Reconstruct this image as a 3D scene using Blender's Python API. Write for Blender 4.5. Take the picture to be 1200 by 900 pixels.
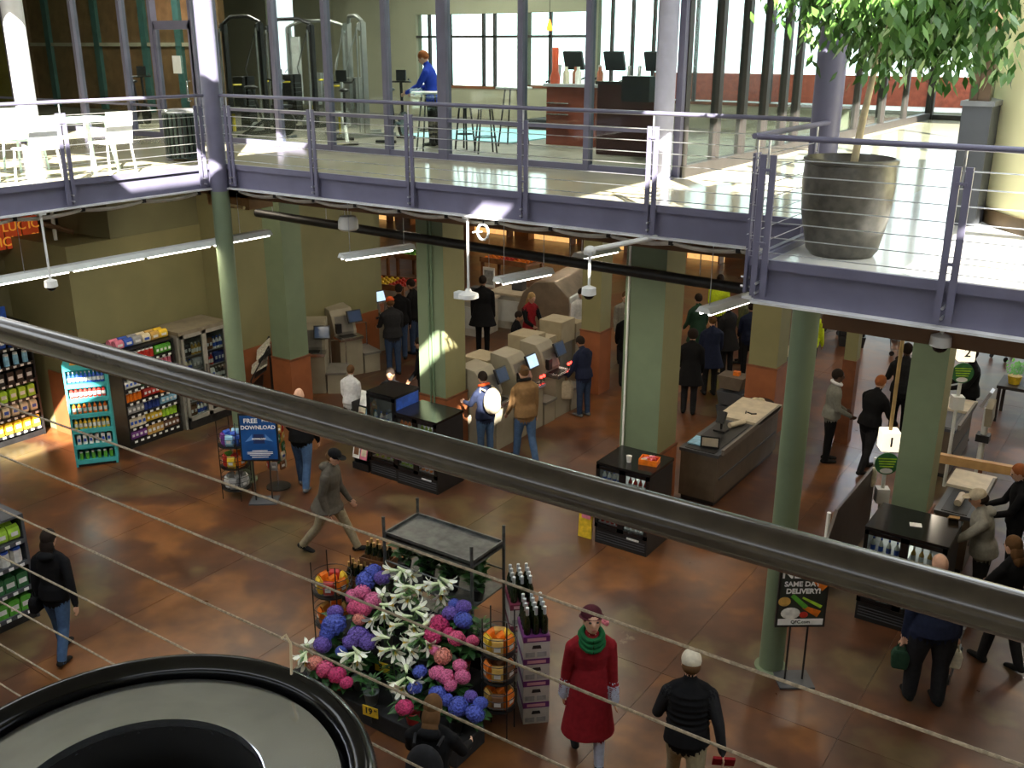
import bpy, bmesh, math, random
import numpy as np
from mathutils import Vector, Matrix, kdtree
R_ = random.Random(7)
for _o in list(bpy.data.objects): bpy.data.objects.remove(_o)
SC = bpy.context.scene
COL = SC.collection
# ------------------------------------------------------------------ camera
FPX = 1159.3; CAMZ = 6.9
_th, _ro, _ya = [math.radians(a) for a in (18.80, 0.127, 34.35)]
_up = np.array([0, -math.cos(_th), -math.sin(_th)]); _fh = np.array([0, -math.sin(_th), math.cos(_th)]); _rt = np.array([1., 0, 0])
_R = np.array([[math.cos(_ro), -math.sin(_ro), 0], [math.sin(_ro), math.cos(_ro), 0], [0, 0, 1]])
_up, _fh, _rt = _R @ _up, _R @ _fh, _R @ _rt
CM = np.array([math.cos(_ya)*_rt - math.sin(_ya)*_fh, math.sin(_ya)*_rt + math.cos(_ya)*_fh, _up])
cd = bpy.data.cameras.new('camera'); cam = bpy.data.objects.new('camera', cd); COL.objects.link(cam)
cd.sensor_width = 36; cd.lens = FPX/1200*36; cd.clip_start = .05; cd.clip_end = 200
cam.matrix_world = Matrix([[CM[0][0], -CM[0][1], -CM[0][2], 0], [CM[1][0], -CM[1][1], -CM[1][2], 0], [CM[2][0], -CM[2][1], -CM[2][2], CAMZ], [0, 0, 0, 1]])
SC.camera = cam
# ------------------------------------------------------------------ world, sun, exposure
SC.view_settings.view_transform = 'Standard'; SC.view_settings.look = 'None'
SC.view_settings.gamma = 1; SC.view_settings.use_curve_mapping = False
SC.view_settings.exposure = 0.18
w = bpy.data.worlds.new('sky'); SC.world = w; w.use_nodes = True
_bg = w.node_tree.nodes['Background']; _bg.inputs[0].default_value = (.90, .95, 1, 1); _bg.inputs[1].default_value = 5.0
SUN_D = Vector((-1.05, 1.07, -1.0)).normalized()
sl = bpy.data.lights.new('sun', 'SUN'); sl.energy = 38; sl.angle = .009; sl.color = (1, .94, .82)
so = bpy.data.objects.new('sun', sl); COL.objects.link(so); so.rotation_euler = SUN_D.to_track_quat('-Z', 'Y').to_euler()
so.location = (8, -10, 16)

def ray(x, y): return CM @ np.array([x-600, y-450, FPX])
def G(x, y, z=0.):
    r = ray(x, y); t = (z-CAMZ)/r[2]; return Vector((r[0]*t, r[1]*t, z))
def AY(x, y, Y):
    r = ray(x, y); t = Y/r[1]; return Vector((r[0]*t, Y, CAMZ+r[2]*t))
def AX(x, y, X):
    r = ray(x, y); t = X/r[0]; return Vector((X, r[1]*t, CAMZ+r[2]*t))

# ------------------------------------------------------------------ materials
MATS = {}
def pm(name, col, rough=.5, metal=0., var=.12, scale=6., bump=0., emit=None, es=0., spec=.45, coat=0., col2=None, detail=3.):
    """procedural principled material: noise blends the colour with a lighter/darker tone of itself"""
    if name in MATS: return MATS[name]
    m = bpy.data.materials.new(name); m.use_nodes = True; nt = m.node_tree; b = nt.nodes['Principled BSDF']
    tc = nt.nodes.new('ShaderNodeTexCoord'); no = nt.nodes.new('ShaderNodeTexNoise'); no.inputs['Scale'].default_value = scale; no.inputs['Detail'].default_value = detail
    nt.links.new(tc.outputs['Object'], no.inputs['Vector'])
    rp = nt.nodes.new('ShaderNodeValToRGB')
    c2 = col2 if col2 else tuple(min(1, c*(1+var)) for c in col); c1 = col if col2 else tuple(c*(1-var) for c in col)
    rp.color_ramp.elements[0].position = .35; rp.color_ramp.elements[1].position = .65
    rp.color_ramp.elements[0].color = (*c1, 1); rp.color_ramp.elements[1].color = (*c2, 1)
    nt.links.new(no.outputs['Fac'], rp.inputs['Fac']); nt.links.new(rp.outputs['Color'], b.inputs['Base Color'])
    b.inputs['Roughness'].default_value = rough; b.inputs['Metallic'].default_value = metal
    b.inputs['Specular IOR Level'].default_value = spec; b.inputs['Coat Weight'].default_value = coat
    if bump:
        bp = nt.nodes.new('ShaderNodeBump'); bp.inputs['Strength'].default_value = bump; bp.inputs['Distance'].default_value = .01
        nt.links.new(no.outputs['Fac'], bp.inputs['Height']); nt.links.new(bp.outputs['Normal'], b.inputs['Normal'])
    if emit: b.inputs['Emission Color'].default_value = (*emit, 1); b.inputs['Emission Strength'].default_value = es
    MATS[name] = m; return m
def glassm(name, tint=(.86, .92, .90), refl=.35, rough=.02):
    if name in MATS: return MATS[name]
    m = bpy.data.materials.new(name); m.use_nodes = True; nt = m.node_tree; nt.nodes.clear()
    o = nt.nodes.new('ShaderNodeOutputMaterial'); mx = nt.nodes.new('ShaderNodeMixShader'); t = nt.nodes.new('ShaderNodeBsdfTransparent'); g = nt.nodes.new('ShaderNodeBsdfGlossy')
    fr = nt.nodes.new('ShaderNodeFresnel'); fr.inputs['IOR'].default_value = 1.45; ml = nt.nodes.new('ShaderNodeMath'); ml.operation = 'MULTIPLY'; ml.inputs[1].default_value = refl
    no = nt.nodes.new('ShaderNodeTexNoise'); no.inputs['Scale'].default_value = 2; rp = nt.nodes.new('ShaderNodeValToRGB')
    rp.color_ramp.elements[0].color = (*[c*.97 for c in tint], 1); rp.color_ramp.elements[1].color = (*tint, 1)
    nt.links.new(no.outputs['Fac'], rp.inputs['Fac']); nt.links.new(rp.outputs['Color'], t.inputs['Color'])
    g.inputs['Roughness'].default_value = rough
    nt.links.new(fr.outputs[0], ml.inputs[0]); nt.links.new(ml.outputs[0], mx.inputs[0]); nt.links.new(t.outputs[0], mx.inputs[1]); nt.links.new(g.outputs[0], mx.inputs[2]); nt.links.new(mx.outputs[0], o.inputs[0])
    MATS[name] = m; return m

# ------------------------------------------------------------------ mesh builder
class MB:
    def __init__(s): s.v = []; s.f = []; s.m = []
    def add(s, vs, fs, mi=0):
        n = len(s.v); s.v += [tuple(p) for p in vs]; s.f += [tuple(i+n for i in q) for q in fs]; s.m += [mi]*len(fs); return s
    def box(s, x0, y0, z0, x1, y1, z1, mi=0):
        return s.add([(x0,y0,z0),(x1,y0,z0),(x1,y1,z0),(x0,y1,z0),(x0,y0,z1),(x1,y0,z1),(x1,y1,z1),(x0,y1,z1)],
                     [(0,3,2,1),(4,5,6,7),(0,1,5,4),(1,2,6,5),(2,3,7,6),(3,0,4,7)], mi)
    def cbox(s, c, d, mi=0, rz=0, rx=0, ry=0):
        m = Matrix.Translation(Vector(c)) @ Matrix.Rotation(rz, 4, 'Z') @ Matrix.Rotation(ry, 4, 'Y') @ Matrix.Rotation(rx, 4, 'X')
        k = MB().box(-d[0]/2,-d[1]/2,-d[2]/2,d[0]/2,d[1]/2,d[2]/2)
        return s.add([m @ Vector(p) for p in k.v], k.f, mi)
    def prism(s, poly, axis, a, b, mi=0):
        """polygon [(u,v)] extruded along axis ('x','y','z') from a to b"""
        n = len(poly)
        def pt(u, v, t): return {'x': (t, u, v), 'y': (u, t, v), 'z': (u, v, t)}[axis]
        vs = [pt(u, v, a) for u, v in poly] + [pt(u, v, b) for u, v in poly]
        fs = [tuple(range(n))[::-1], tuple(range(n, 2*n))] + [(i, (i+1) % n, n+(i+1) % n, n+i) for i in range(n)]
        if axis == 'y': fs = [q[::-1] for q in fs]
        return s.add(vs, fs, mi)
    def tube(s, pts, r, n=8, mi=0, flat=1., up=None, caps=True):
        pts = [Vector(p) for p in pts]; k = len(pts); rr = r if isinstance(r, (list, tuple)) else [r]*k
        vs = []; fs = []; ref = None
        for i, p in enumerate(pts):
            t = (pts[min(i+1, k-1)] - pts[max(i-1, 0)]); t = t.normalized() if t.length > 1e-9 else Vector((0, 0, 1))
            if ref is None:
                a = Vector(up) if up else (Vector((0, 0, 1)) if abs(t.z) < .9 else Vector((1, 0, 0)))
            else: a = ref
            u = (a - t*a.dot(t)).normalized(); ref = u; v = t.cross(u)
            ri = rr[i]
            ra, rb = ri if isinstance(ri, (list, tuple)) else (ri*flat, ri)
            for j in range(n):
                an = 2*math.pi*j/n; vs.append(p + u*(math.cos(an)*ra) + v*(math.sin(an)*rb))
        for i in range(k-1):
            for j in range(n): fs.append((i*n+j, i*n+(j+1) % n, (i+1)*n+(j+1) % n, (i+1)*n+j))
        if caps: fs.append(tuple(range(n))[::-1]); fs.append(tuple(range((k-1)*n, k*n)))
        return s.add(vs, fs, mi)
    def cyl(s, c, r, h, n=16, mi=0, r2=None):
        return s.tube([c, (c[0], c[1], c[2]+h)], [r, r if r2 is None else r2], n, mi)
    def lathe(s, prof, n=20, c=(0, 0, 0), mi=0, caps=True):
        vs = []; fs = []
        for r, z in prof:
            for j in range(n):
                a = 2*math.pi*j/n; vs.append((c[0]+r*math.cos(a), c[1]+r*math.sin(a), c[2]+z))
        for i in range(len(prof)-1):
            for j in range(n): fs.append((i*n+j, i*n+(j+1) % n, (i+1)*n+(j+1) % n, (i+1)*n+j))
        if caps and prof[0][0] > 1e-4: fs.append(tuple(range(n))[::-1])
        if caps and prof[-1][0] > 1e-4: fs.append(tuple(range((len(prof)-1)*n, len(prof)*n)))
        return s.add(vs, fs, mi)
    def ell(s, c, r, nu=12, nv=8, mi=0, rot=None):
        r = (r, r, r) if not isinstance(r, (tuple, list)) else r; vs = []; fs = []
        m = rot if rot is not None else Matrix.Identity(3); c = Vector(c)
        vs.append(c + m @ Vector((0, 0, -r[2])))
        for i in range(1, nv):
            ph = -math.pi/2 + math.pi*i/nv
            for j in range(nu):
                a = 2*math.pi*j/nu; vs.append(c + m @ Vector((r[0]*math.cos(ph)*math.cos(a), r[1]*math.cos(ph)*math.sin(a), r[2]*math.sin(ph))))
        vs.append(c + m @ Vector((0, 0, r[2]))); L = len(vs)-1
        for j in range(nu): fs.append((0, 1+(j+1) % nu, 1+j))
        for i in range(nv-2):
            for j in range(nu): fs.append((1+i*nu+j, 1+i*nu+(j+1) % nu, 1+(i+1)*nu+(j+1) % nu, 1+(i+1)*nu+j))
        b = 1+(nv-2)*nu
        for j in range(nu): fs.append((b+j, b+(j+1) % nu, L))
        return s.add(vs, fs, mi)
    def quad(s, a, b, c, d, mi=0): return s.add([a, b, c, d], [(0, 1, 2, 3)], mi)
    def mesh(s, name, mats, smooth=False):
        me = bpy.data.meshes.new(name); me.from_pydata(s.v, [], s.f)
        for m in (mats if isinstance(mats, (list, tuple)) else [mats]): me.materials.append(m)
        if max(s.m, default=0): me.polygons.foreach_set('material_index', s.m)
        if smooth:
            me.polygons.foreach_set('use_smooth', [True]*len(s.f)); me.set_sharp_from_angle(angle=math.radians(40))
        me.update(); return me
    def build(s, name, mats, parent=None, smooth=False, loc=None, rz=0., bevel=0.):
        o = bpy.data.objects.new(name, s.mesh(name, mats, smooth)); COL.objects.link(o)
        if parent: o.parent = parent
        if loc is not None: o.location = loc
        if rz: o.rotation_euler = (0, 0, rz)
        if bevel:
            b = o.modifiers.new('bevel', 'BEVEL'); b.width = bevel; b.segments = 2; b.limit_method = 'ANGLE'
        return o
def box(x0, y0, z0, x1, y1, z1): return MB().box(x0, y0, z0, x1, y1, z1)
def cbox(c, d, **k): return MB().cbox(c, d, **k)
def tube(p, r, n=8, **k): return MB().tube(p, r, n, **k)
def lathe(p, n=20, **k): return MB().lathe(p, n, **k)
def tag(o, label, cat, group=None):
    o['label'] = label; o['category'] = cat
    if group: o['group'] = group
    return o
def thing(name, label, cat, loc=(0, 0, 0), rz=0., group=None):
    o = bpy.data.objects.new(name, None); COL.objects.link(o); o.location = loc; o.rotation_euler = (0, 0, rz); o.empty_display_size = .1
    return tag(o, label, cat, group)
def struct(o, label=None):
    o['kind'] = 'structure'
    if label: o['label'] = label
    return o
def inst(src, name=None, parent=None, loc=None, rz=None, label=None, cat=None, group=None):
    o = bpy.data.objects.new(name or src.name.split('.')[0], src.data); COL.objects.link(o)
    if parent: o.parent = parent
    if loc is not None: o.location = loc
    if rz is not None: o.rotation_euler = (0, 0, rz)
    if label: tag(o, label, cat, group)
    return o
def copy_tree(root, loc=None, rz=None, label=None, parent=None):
    c = root.copy(); COL.objects.link(c)
    if parent: c.parent = parent
    if loc is not None: c.location = loc
    if rz is not None: c.rotation_euler = (0, 0, rz)
    if label: c['label'] = label
    for ch in KIDS.get(root.name, []) or list(root.children): copy_tree(ch, parent=c)
    return c
KIDS = {}
_txt = {}
def text_mesh(body, size, depth=.002, align='CENTER', bold=0.):
    """lettering as a mesh in its own XZ plane, facing -Y"""
    k = (body, size, depth, align, bold)
    if k in _txt: return _txt[k]
    cu = bpy.data.curves.new('lettering', 'FONT'); cu.body = body; cu.size = size; cu.extrude = depth; cu.align_x = align; cu.align_y = 'CENTER'; cu.offset = bold; cu.resolution_u = 3
    o = bpy.data.objects.new('lettering', cu); COL.objects.link(o)
    dg = bpy.context.evaluated_depsgraph_get(); me = bpy.data.meshes.new_from_object(o.evaluated_get(dg))
    bpy.data.objects.remove(o); me.transform(Matrix.Rotation(math.pi/2, 4, 'X')); _txt[k] = me
    return me
def text(body, size, mat, parent, loc, rot=(0, 0, 0), depth=.002, align='CENTER', bold=0., name='lettering'):
    me = text_mesh(body, size, depth, align, bold).copy(); me.materials.clear(); me.materials.append(mat)
    o = bpy.data.objects.new(name, me); COL.objects.link(o); o.location = loc; o.rotation_euler = rot
    if parent: o.parent = parent
    return o
def prod(cols, i): return cols[i % len(cols)]
# ================================================================== STRUCTURE
ZM = 5.15; ZB = 4.87; YC = 10.2; XL = -12.4; XW = -2.95; YW = 8.0; ROOF = 9.5; YG = 13.05; XS = -6.1; YB = 21.5
def floor_mat():
    m = bpy.data.materials.new('stained_concrete'); m.use_nodes = True; nt = m.node_tree; b = nt.nodes['Principled BSDF']
    N = nt.nodes.new; L = nt.links.new
    geo = N('ShaderNodeNewGeometry'); mp = N('ShaderNodeMapping'); mp.inputs['Rotation'].default_value = (0, 0, .5); L(geo.outputs['Position'], mp.inputs['Vector'])
    n1 = N('ShaderNodeTexNoise'); n1.inputs['Scale'].default_value = .42; n1.inputs['Detail'].default_value = 4; n1.inputs['Roughness'].default_value = .55; L(mp.outputs[0], n1.inputs['Vector'])
    oi = N('ShaderNodeObjectInfo')
    ad = N('ShaderNodeMath'); ad.operation = 'MULTIPLY_ADD'; ad.inputs[1].default_value = .07; L(oi.outputs['Random'], ad.inputs[0])
    sb = N('ShaderNodeMath'); sb.operation = 'ADD'; sb.inputs[1].default_value = -.035; L(n1.outputs['Fac'], sb.inputs[0]); L(sb.outputs[0], ad.inputs[2])
    r1 = N('ShaderNodeValToRGB'); e = r1.color_ramp.elements
    e[0].position = .36; e[0].color = (.082, .064, .032, 1); e[1].position = .63; e[1].color = (.165, .066, .023, 1)
    for p, c in ((.42, (.110, .076, .036, 1)), (.465, (.072, .032, .018, 1)), (.52, (.098, .040, .020, 1)), (.57, (.175, .074, .025, 1))):
        q = e.new(p); q.color = c
    L(ad.outputs[0], r1.inputs['Fac'])
    n2 = N('ShaderNodeTexNoise'); n2.inputs['Scale'].default_value = 2.6; n2.inputs['Detail'].default_value = 6; L(geo.outputs['Position'], n2.inputs['Vector'])
    mx = N('ShaderNodeMix'); mx.data_type = 'RGBA'; mx.blend_type = 'MULTIPLY'; mx.inputs[0].default_value = .9
    r2 = N('ShaderNodeValToRGB'); r2.color_ramp.elements[0].position = .3; r2.color_ramp.elements[0].color = (.55, .5, .48, 1); r2.color_ramp.elements[1].position = .7; r2.color_ramp.elements[1].color = (1.15, 1.1, 1.0, 1)
    L(n2.outputs['Fac'], r2.inputs['Fac']); L(r1.outputs['Color'], mx.inputs[6]); L(r2.outputs['Color'], mx.inputs[7])
    # worn pale patches
    n3 = N('ShaderNodeTexNoise'); n3.inputs['Scale'].default_value = .9; n3.inputs['Detail'].default_value = 9; n3.inputs['Roughness'].default_value = .7; L(geo.outputs['Position'], n3.inputs['Vector'])
    r3 = N('ShaderNodeValToRGB'); r3.color_ramp.elements[0].position = .66; r3.color_ramp.elements[0].color = (0, 0, 0, 1); r3.color_ramp.elements[1].position = .72; r3.color_ramp.elements[1].color = (.5, .5, .5, 1)
    L(n3.outputs['Fac'], r3.inputs['Fac'])
    m2 = N('ShaderNodeMix'); m2.data_type = 'RGBA'; L(r3.outputs['Color'], m2.inputs[0]); L(mx.outputs[2], m2.inputs[6]); m2.inputs[7].default_value = (.27, .22, .16, 1)
    L(m2.outputs[2], b.inputs['Base Color'])
    rr = N('ShaderNodeMapRange'); rr.inputs[3].default_value = .22; rr.inputs[4].default_value = .42; L(n2.outputs['Fac'], rr.inputs[0]); L(rr.outputs[0], b.inputs['Roughness'])
    bp = N('ShaderNodeBump'); bp.inputs['Strength'].default_value = .12; bp.inputs['Distance'].default_value = .01; L(n2.outputs['Fac'], bp.inputs['Height']); L(bp.outputs[0], b.inputs['Normal'])
    return m
FLOORM = floor_mat()
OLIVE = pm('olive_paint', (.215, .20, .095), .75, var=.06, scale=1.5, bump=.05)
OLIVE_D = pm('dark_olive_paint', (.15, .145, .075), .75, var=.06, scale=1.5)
GREEN = pm('sage_green_paint', (.150, .195, .118), .6, var=.07, scale=2.5, bump=.06)
RUST = pm('rust_wainscot', (.27, .088, .032), .55, var=.12, scale=3)
LAV = pm('lavender_steel', (.135, .13, .195), .42, var=.08, scale=3)
LAV_D = pm('lavender_steel_dark', (.13, .13, .21), .42, var=.08, scale=3)
STEEL = pm('galvanised_steel', (.55, .56, .60), .35, .8, var=.15, scale=12)
DARK = pm('dark_bronze_frame', (.03, .026, .024), .5, var=.15, scale=5)
BLACK = pm('black_plastic', (.012, .012, .013), .45, var=.25, scale=9)
BLACKG = pm('black_gloss', (.008, .008, .009), .15, var=.2, scale=6)
WHITE = pm('white_plastic', (.75, .75, .73), .45, var=.04, scale=8)
CHROME = pm('brushed_chrome', (.6, .6, .62), .25, 1., var=.1, scale=20)
WOODR = pm('red_brown_wood', (.16, .055, .022), .5, var=.25, scale=4)
WOODT = pm('tan_wood', (.50, .30, .12), .5, var=.18, scale=4)
TERRAZZO = pm('polished_tan_floor', (.50, .46, .33), .14, var=.05, scale=1.2)
BROWN = pm('brown_soffit', (.13, .065, .03), .7, var=.15, scale=2)
GLASS = glassm('clear_glass'); GLASSD = glassm('cooler_glass', (.85, .9, .9), .5)
YELLOWP = pm('pale_yellow_paint', (.88, .84, .50), .7, var=.03, scale=1.2)
GREYD = pm('charcoal_panel', (.06, .065, .075), .45, var=.1, scale=3)
CEILM = pm('ceiling_paint', (.46, .46, .42), .8, var=.05, scale=2)
BRICK = pm('exterior_brick_red', (.42, .10, .06), .85, var=.2, scale=7)
PAVE = pm('exterior_paving', (.55, .54, .52), .85, var=.1, scale=3)

fl = struct(box(-33, -8, -.35, 12, 44, -.012).build('floor', FLOORM), 'stained brown concrete shop floor cut into large slabs')
xs = [-33, -28.8, -24.6, -20.5, -18.45, -16.4, -14.35, -12.3, -10.25, -8.2, -6.15, -4.1, -2.05, 0, 4.1, 12]; ys = [-8, -3.2, .9, 5.0, 9.1, 13.2, 17.3, 21.4, 25.5, 29.6, 44]
g = .003
for i in range(len(xs)-1):
    for j in range(10):
        box(xs[i]+g, ys[j]+g, -.012, xs[i+1]-g, ys[j+1]-g, 0).build('slab', FLOORM, fl)

def wainscot(x0, y0, x1, y1, h, parent, t=.03):
    box(min(x0, x1)-t, min(y0, y1)-t, 0, max(x0, x1)+t, max(y0, y1)+t, h).build('wainscot', RUST, parent)
# ground level walls
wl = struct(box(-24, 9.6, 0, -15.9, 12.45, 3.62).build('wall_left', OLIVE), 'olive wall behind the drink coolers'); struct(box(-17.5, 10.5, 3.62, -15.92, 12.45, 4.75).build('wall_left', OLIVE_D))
box(-17.0, 9.57, 0, -15.87, 9.63, 1.2).build('wainscot', RUST, wl)
w2 = struct(box(-24, 12.45, 0, -15.4, 16.9, 4.7).build('wall_left', OLIVE)); box(-15.42, 12.43, 0, -15.37, 16.9, 1.05).build('wainscot', RUST, w2)
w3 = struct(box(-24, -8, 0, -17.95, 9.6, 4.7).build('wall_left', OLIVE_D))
BWM = pm('back_wall_brown', (.16, .085, .035), .7, var=.2); struct(box(-33, 40, 0, -11, 40.3, ZM).build('wall_back', BWM), 'brown back wall of the shop'); struct(box(-11, 40, 3.6, 12, 40.3, ZM).build('wall_back', BWM))
fr = struct(box(-11, 40.1, 0, 12, 40.2, .12).build('window_9', DARK), 'glazed shop entrance far at the back')
for k in range(12): x = -11+k*2.09; box(x-.04, 40.08, 0, x+.04, 40.22, 3.6).build('mullion', DARK, fr)
for k in range(11): x = -11+k*2.09; box(x+.04, 40.14, .12, x+2.05, 40.15, 3.6).build('pane', GLASS, fr)
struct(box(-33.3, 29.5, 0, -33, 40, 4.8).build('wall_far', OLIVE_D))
struct(box(11.7, -8, 0, 12, 40, ROOF).build('wall_right', OLIVE))
struct(box(-33, -8.3, 0, 12, -8, 7.6).build('wall_front', OLIVE))
struct(box(-33, -8.3, 8.9, 12, -8, ROOF).build('wall_front', OLIVE)); struct(box(-33, -8.3, 7.6, -13, -8, 8.9).build('wall_front', OLIVE)); struct(box(-33.3, -8.3, 0, -33, 29.5, ROOF).build('wall_far', OLIVE_D))

# mezzanine slabs (an L-shaped gallery round the light well)
def slab(n, x0, y0, x1, y1, mat=TERRAZZO):
    return struct(box(x0, y0, ZB+.1, x1, y1, ZM).build('floor_mezzanine', mat), n)
slab('polished gallery floor of the middle walkway', -33, YC, XW, 29.5)
slab('polished gallery floor on the left side', -33, -8, XL, YC)
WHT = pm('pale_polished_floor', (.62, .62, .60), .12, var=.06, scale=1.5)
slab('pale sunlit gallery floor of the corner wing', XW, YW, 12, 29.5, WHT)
ZN = 5.27
struct(box(XL, -8, ZN-.2, 12, .98, ZN).build('floor_mezzanine', TERRAZZO), 'gallery floor the viewer stands on')

# steel edge beams: web, top plate, bottom flange
def edge(name, p0, p1, nrm):
    """channel along p0->p1 (xy), nrm points into the light well"""
    p0 = Vector((*p0, 0)); p1 = Vector((*p1, 0)); d = (p1-p0); ln = d.length; d.normalize(); n = Vector((*nrm, 0))
    t = bpy.data.objects.new('trim_'+name, None); COL.objects.link(t); t.location = (*p0.xy, 0)
    ang = math.atan2(d.y, d.x); t.rotation_euler = (0, 0, ang); struct(t, 'lavender steel edge beam of the gallery')
    s = 1 if (Matrix.Rotation(ang, 3, 'Z') @ Vector((0, 1, 0))).dot(n) > 0 else -1
    def b(nm, a0, a1, z0, z1, mat, x0=0, x1=None):
        y0, y1 = sorted((a0*s, a1*s)); box(x0, y0, z0, ln if x1 is None else x1, y1, z1).build(nm, mat, t)
    b('web', 0, .03, ZB, ZM+.06, LAV); b('toe_plate', .03, .075, ZM-.005, ZM+.075, LAV); b('flange', 0, .12, ZB-.02, ZB, pm('pale_flange_paint', (.62, .62, .63), .5))
    return t
edge('centre', (XL, YC), (XW, YC), (0, -1)); edge('left', (XL, -7.9), (XL, YC), (1, 0)); edge('wing_side', (XW, YW), (XW, YC), (-1, 0)); edge('wing_front', (XW, YW), (11.7, YW), (0, -1))
# soffits and pipes under the gallery
struct(box(-15.3, YC+.55, 4.60, XW, YC+.8, ZB+.1).build('trim_soffit', BROWN)); struct(box(-33, 4.5, 4.35, XL-1.2, 4.8, ZB+.1).build('trim_soffit', BROWN))
struct(box(XL-.75, -3, 4.78, XL-.5, YC-.3, ZB+.1).build('trim_soffit', BROWN)); struct(box(XW+.5, YW+.35, 4.60, 10, YW+.5, ZB+.1).build('trim_soffit', BROWN))

# unseen roof; openings traced back along the sun from the wanted patches
opens = [(-11.5, -1.2, -7.95, 3.4), (-11.5, 3.4, -7.3, 5.4), (-7.95, -2.2, -5.9, .5), (2.7, 3.4, 9.5, 16.), (-1.7, 5.4, .6, 8.2), (-2.72, 3.4, -1.95, 5.4), (-1.0, 3.5, .1, 4.3), (-2.2, 8.2, 1.3, 22.), (-16.4, 5.4, -13.8, 8.6), (-10.7, 6.4, -8.6, 8.6)]
rx = sorted({-33, 12, *[o[0] for o in opens], *[o[2] for o in opens]}); ry = sorted({-8.3, 29.5, *[o[1] for o in opens], *[o[3] for o in opens]})
mb = MB()
for i in range(len(rx)-1):
    for j in range(len(ry)-1):
        cx = (rx[i]+rx[i+1])/2; cy = (ry[j]+ry[j+1])/2
        if not any(o[0] < cx < o[2] and o[1] < cy < o[3] for o in opens): mb.box(rx[i], ry[j], ROOF, rx[i+1], ry[j+1], ROOF+.3)
cl = struct(mb.build('ceiling', CEILM), 'unseen roof slab with openings shaped to aim the sun patches')
for o in (opens[0], opens[3], opens[4]):  # bars added across some openings to stripe the sunlight
    n = int((o[2]-o[0])/1.1)
    for k in range(1, n): x = o[0]+(o[2]-o[0])*k/n; box(x-.05, o[1], ROOF+.05, x+.05, o[3], ROOF+.2).build('skylight_bar', LAV, cl)
    n = int((o[3]-o[1])/2.2)
    for k in range(1, n): y = o[1]+(o[3]-o[1])*k/n; box(o[0], y-.05, ROOF+.06, o[2], y+.05, ROOF+.19).build('skylight_bar', LAV, cl)

# round steel columns through both levels
def round_col(x, y, r, lab):
    t = thing('round_column', lab, 'column', (x, y, 0)); t['group'] = 'round steel columns'
    MB().cyl((0, 0, 0), r, ZB-.05, 24).build('lower_shaft', GREEN, t, True); MB().cyl((0, 0, ZB-.05), r, ROOF-ZB+.05, 24).build('upper_shaft', LAV, t, True)
    MB().cyl((0, 0, 0), r+.05, .02, 24).build('base_plate', GREEN, t, True)
round_col(-12.27, 10.05, .135, 'round steel column in the left corner of the gallery, green below')
round_col(-3.1, 9.95, .14, 'round green steel column beside the delivery sign')
t = thing('round_column', 'sunlit white round column at the far left of the gallery', 'column', (AY(29, 110, 10.9).x, 10.9, ZM), group='round steel columns')
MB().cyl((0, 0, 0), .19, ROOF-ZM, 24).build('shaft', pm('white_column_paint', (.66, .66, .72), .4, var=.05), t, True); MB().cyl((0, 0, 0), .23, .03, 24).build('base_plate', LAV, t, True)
t = thing('round_column', 'lavender round column at the end of the glass wall', 'column', (-6.25, 12.85, ZM), group='round steel columns')
MB().cyl((0, 0, 0), .14, ROOF-ZM, 24).build('shaft', pm('pale_lavender_paint', (.40, .40, .52), .4, var=.05), t, True); MB().cyl((0, 0, 0), .18, .03, 24).build('base_plate', LAV, t, True)
# square columns, ground level
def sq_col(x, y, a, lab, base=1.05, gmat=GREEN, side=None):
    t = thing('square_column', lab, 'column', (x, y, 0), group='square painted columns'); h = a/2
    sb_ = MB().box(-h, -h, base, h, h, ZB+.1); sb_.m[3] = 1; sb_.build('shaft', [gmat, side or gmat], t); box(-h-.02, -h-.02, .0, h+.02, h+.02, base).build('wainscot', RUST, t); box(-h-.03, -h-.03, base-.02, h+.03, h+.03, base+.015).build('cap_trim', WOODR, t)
    return t
sq_col(-14.33, 13.12, .5, 'square green column beside the newspaper rack')
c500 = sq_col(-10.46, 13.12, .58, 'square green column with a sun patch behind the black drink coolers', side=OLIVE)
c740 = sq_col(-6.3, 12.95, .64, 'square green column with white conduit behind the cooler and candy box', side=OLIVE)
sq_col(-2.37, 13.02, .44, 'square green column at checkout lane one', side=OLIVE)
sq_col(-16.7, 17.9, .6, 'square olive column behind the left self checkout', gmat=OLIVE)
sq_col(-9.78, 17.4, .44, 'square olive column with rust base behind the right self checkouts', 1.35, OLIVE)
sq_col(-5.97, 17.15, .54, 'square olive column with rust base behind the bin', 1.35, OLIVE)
tube([(-.25, -.35, .9), (-.25, -.35, 4.8)], .018, 8).build('conduit', WHITE, c740)
for dx in (-.02, .05): tube([(dx, -.315, .2), (dx, -.315, 4.8)], .02, 8).build('conduit', pm('green_conduit', (.12, .18, .11), .5), c500)
t = thing('wood_post', 'slim two-tone wooden post beside the shopper in the denim jacket', 'post', (-4.55, 17.5, 0))
box(-.11, -.11, 1.6, .11, .11, 4.9).build('upper_post', OLIVE, t); box(-.12, -.12, 0, .12, .12, 1.6).build('lower_post', WOODR, t)

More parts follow.
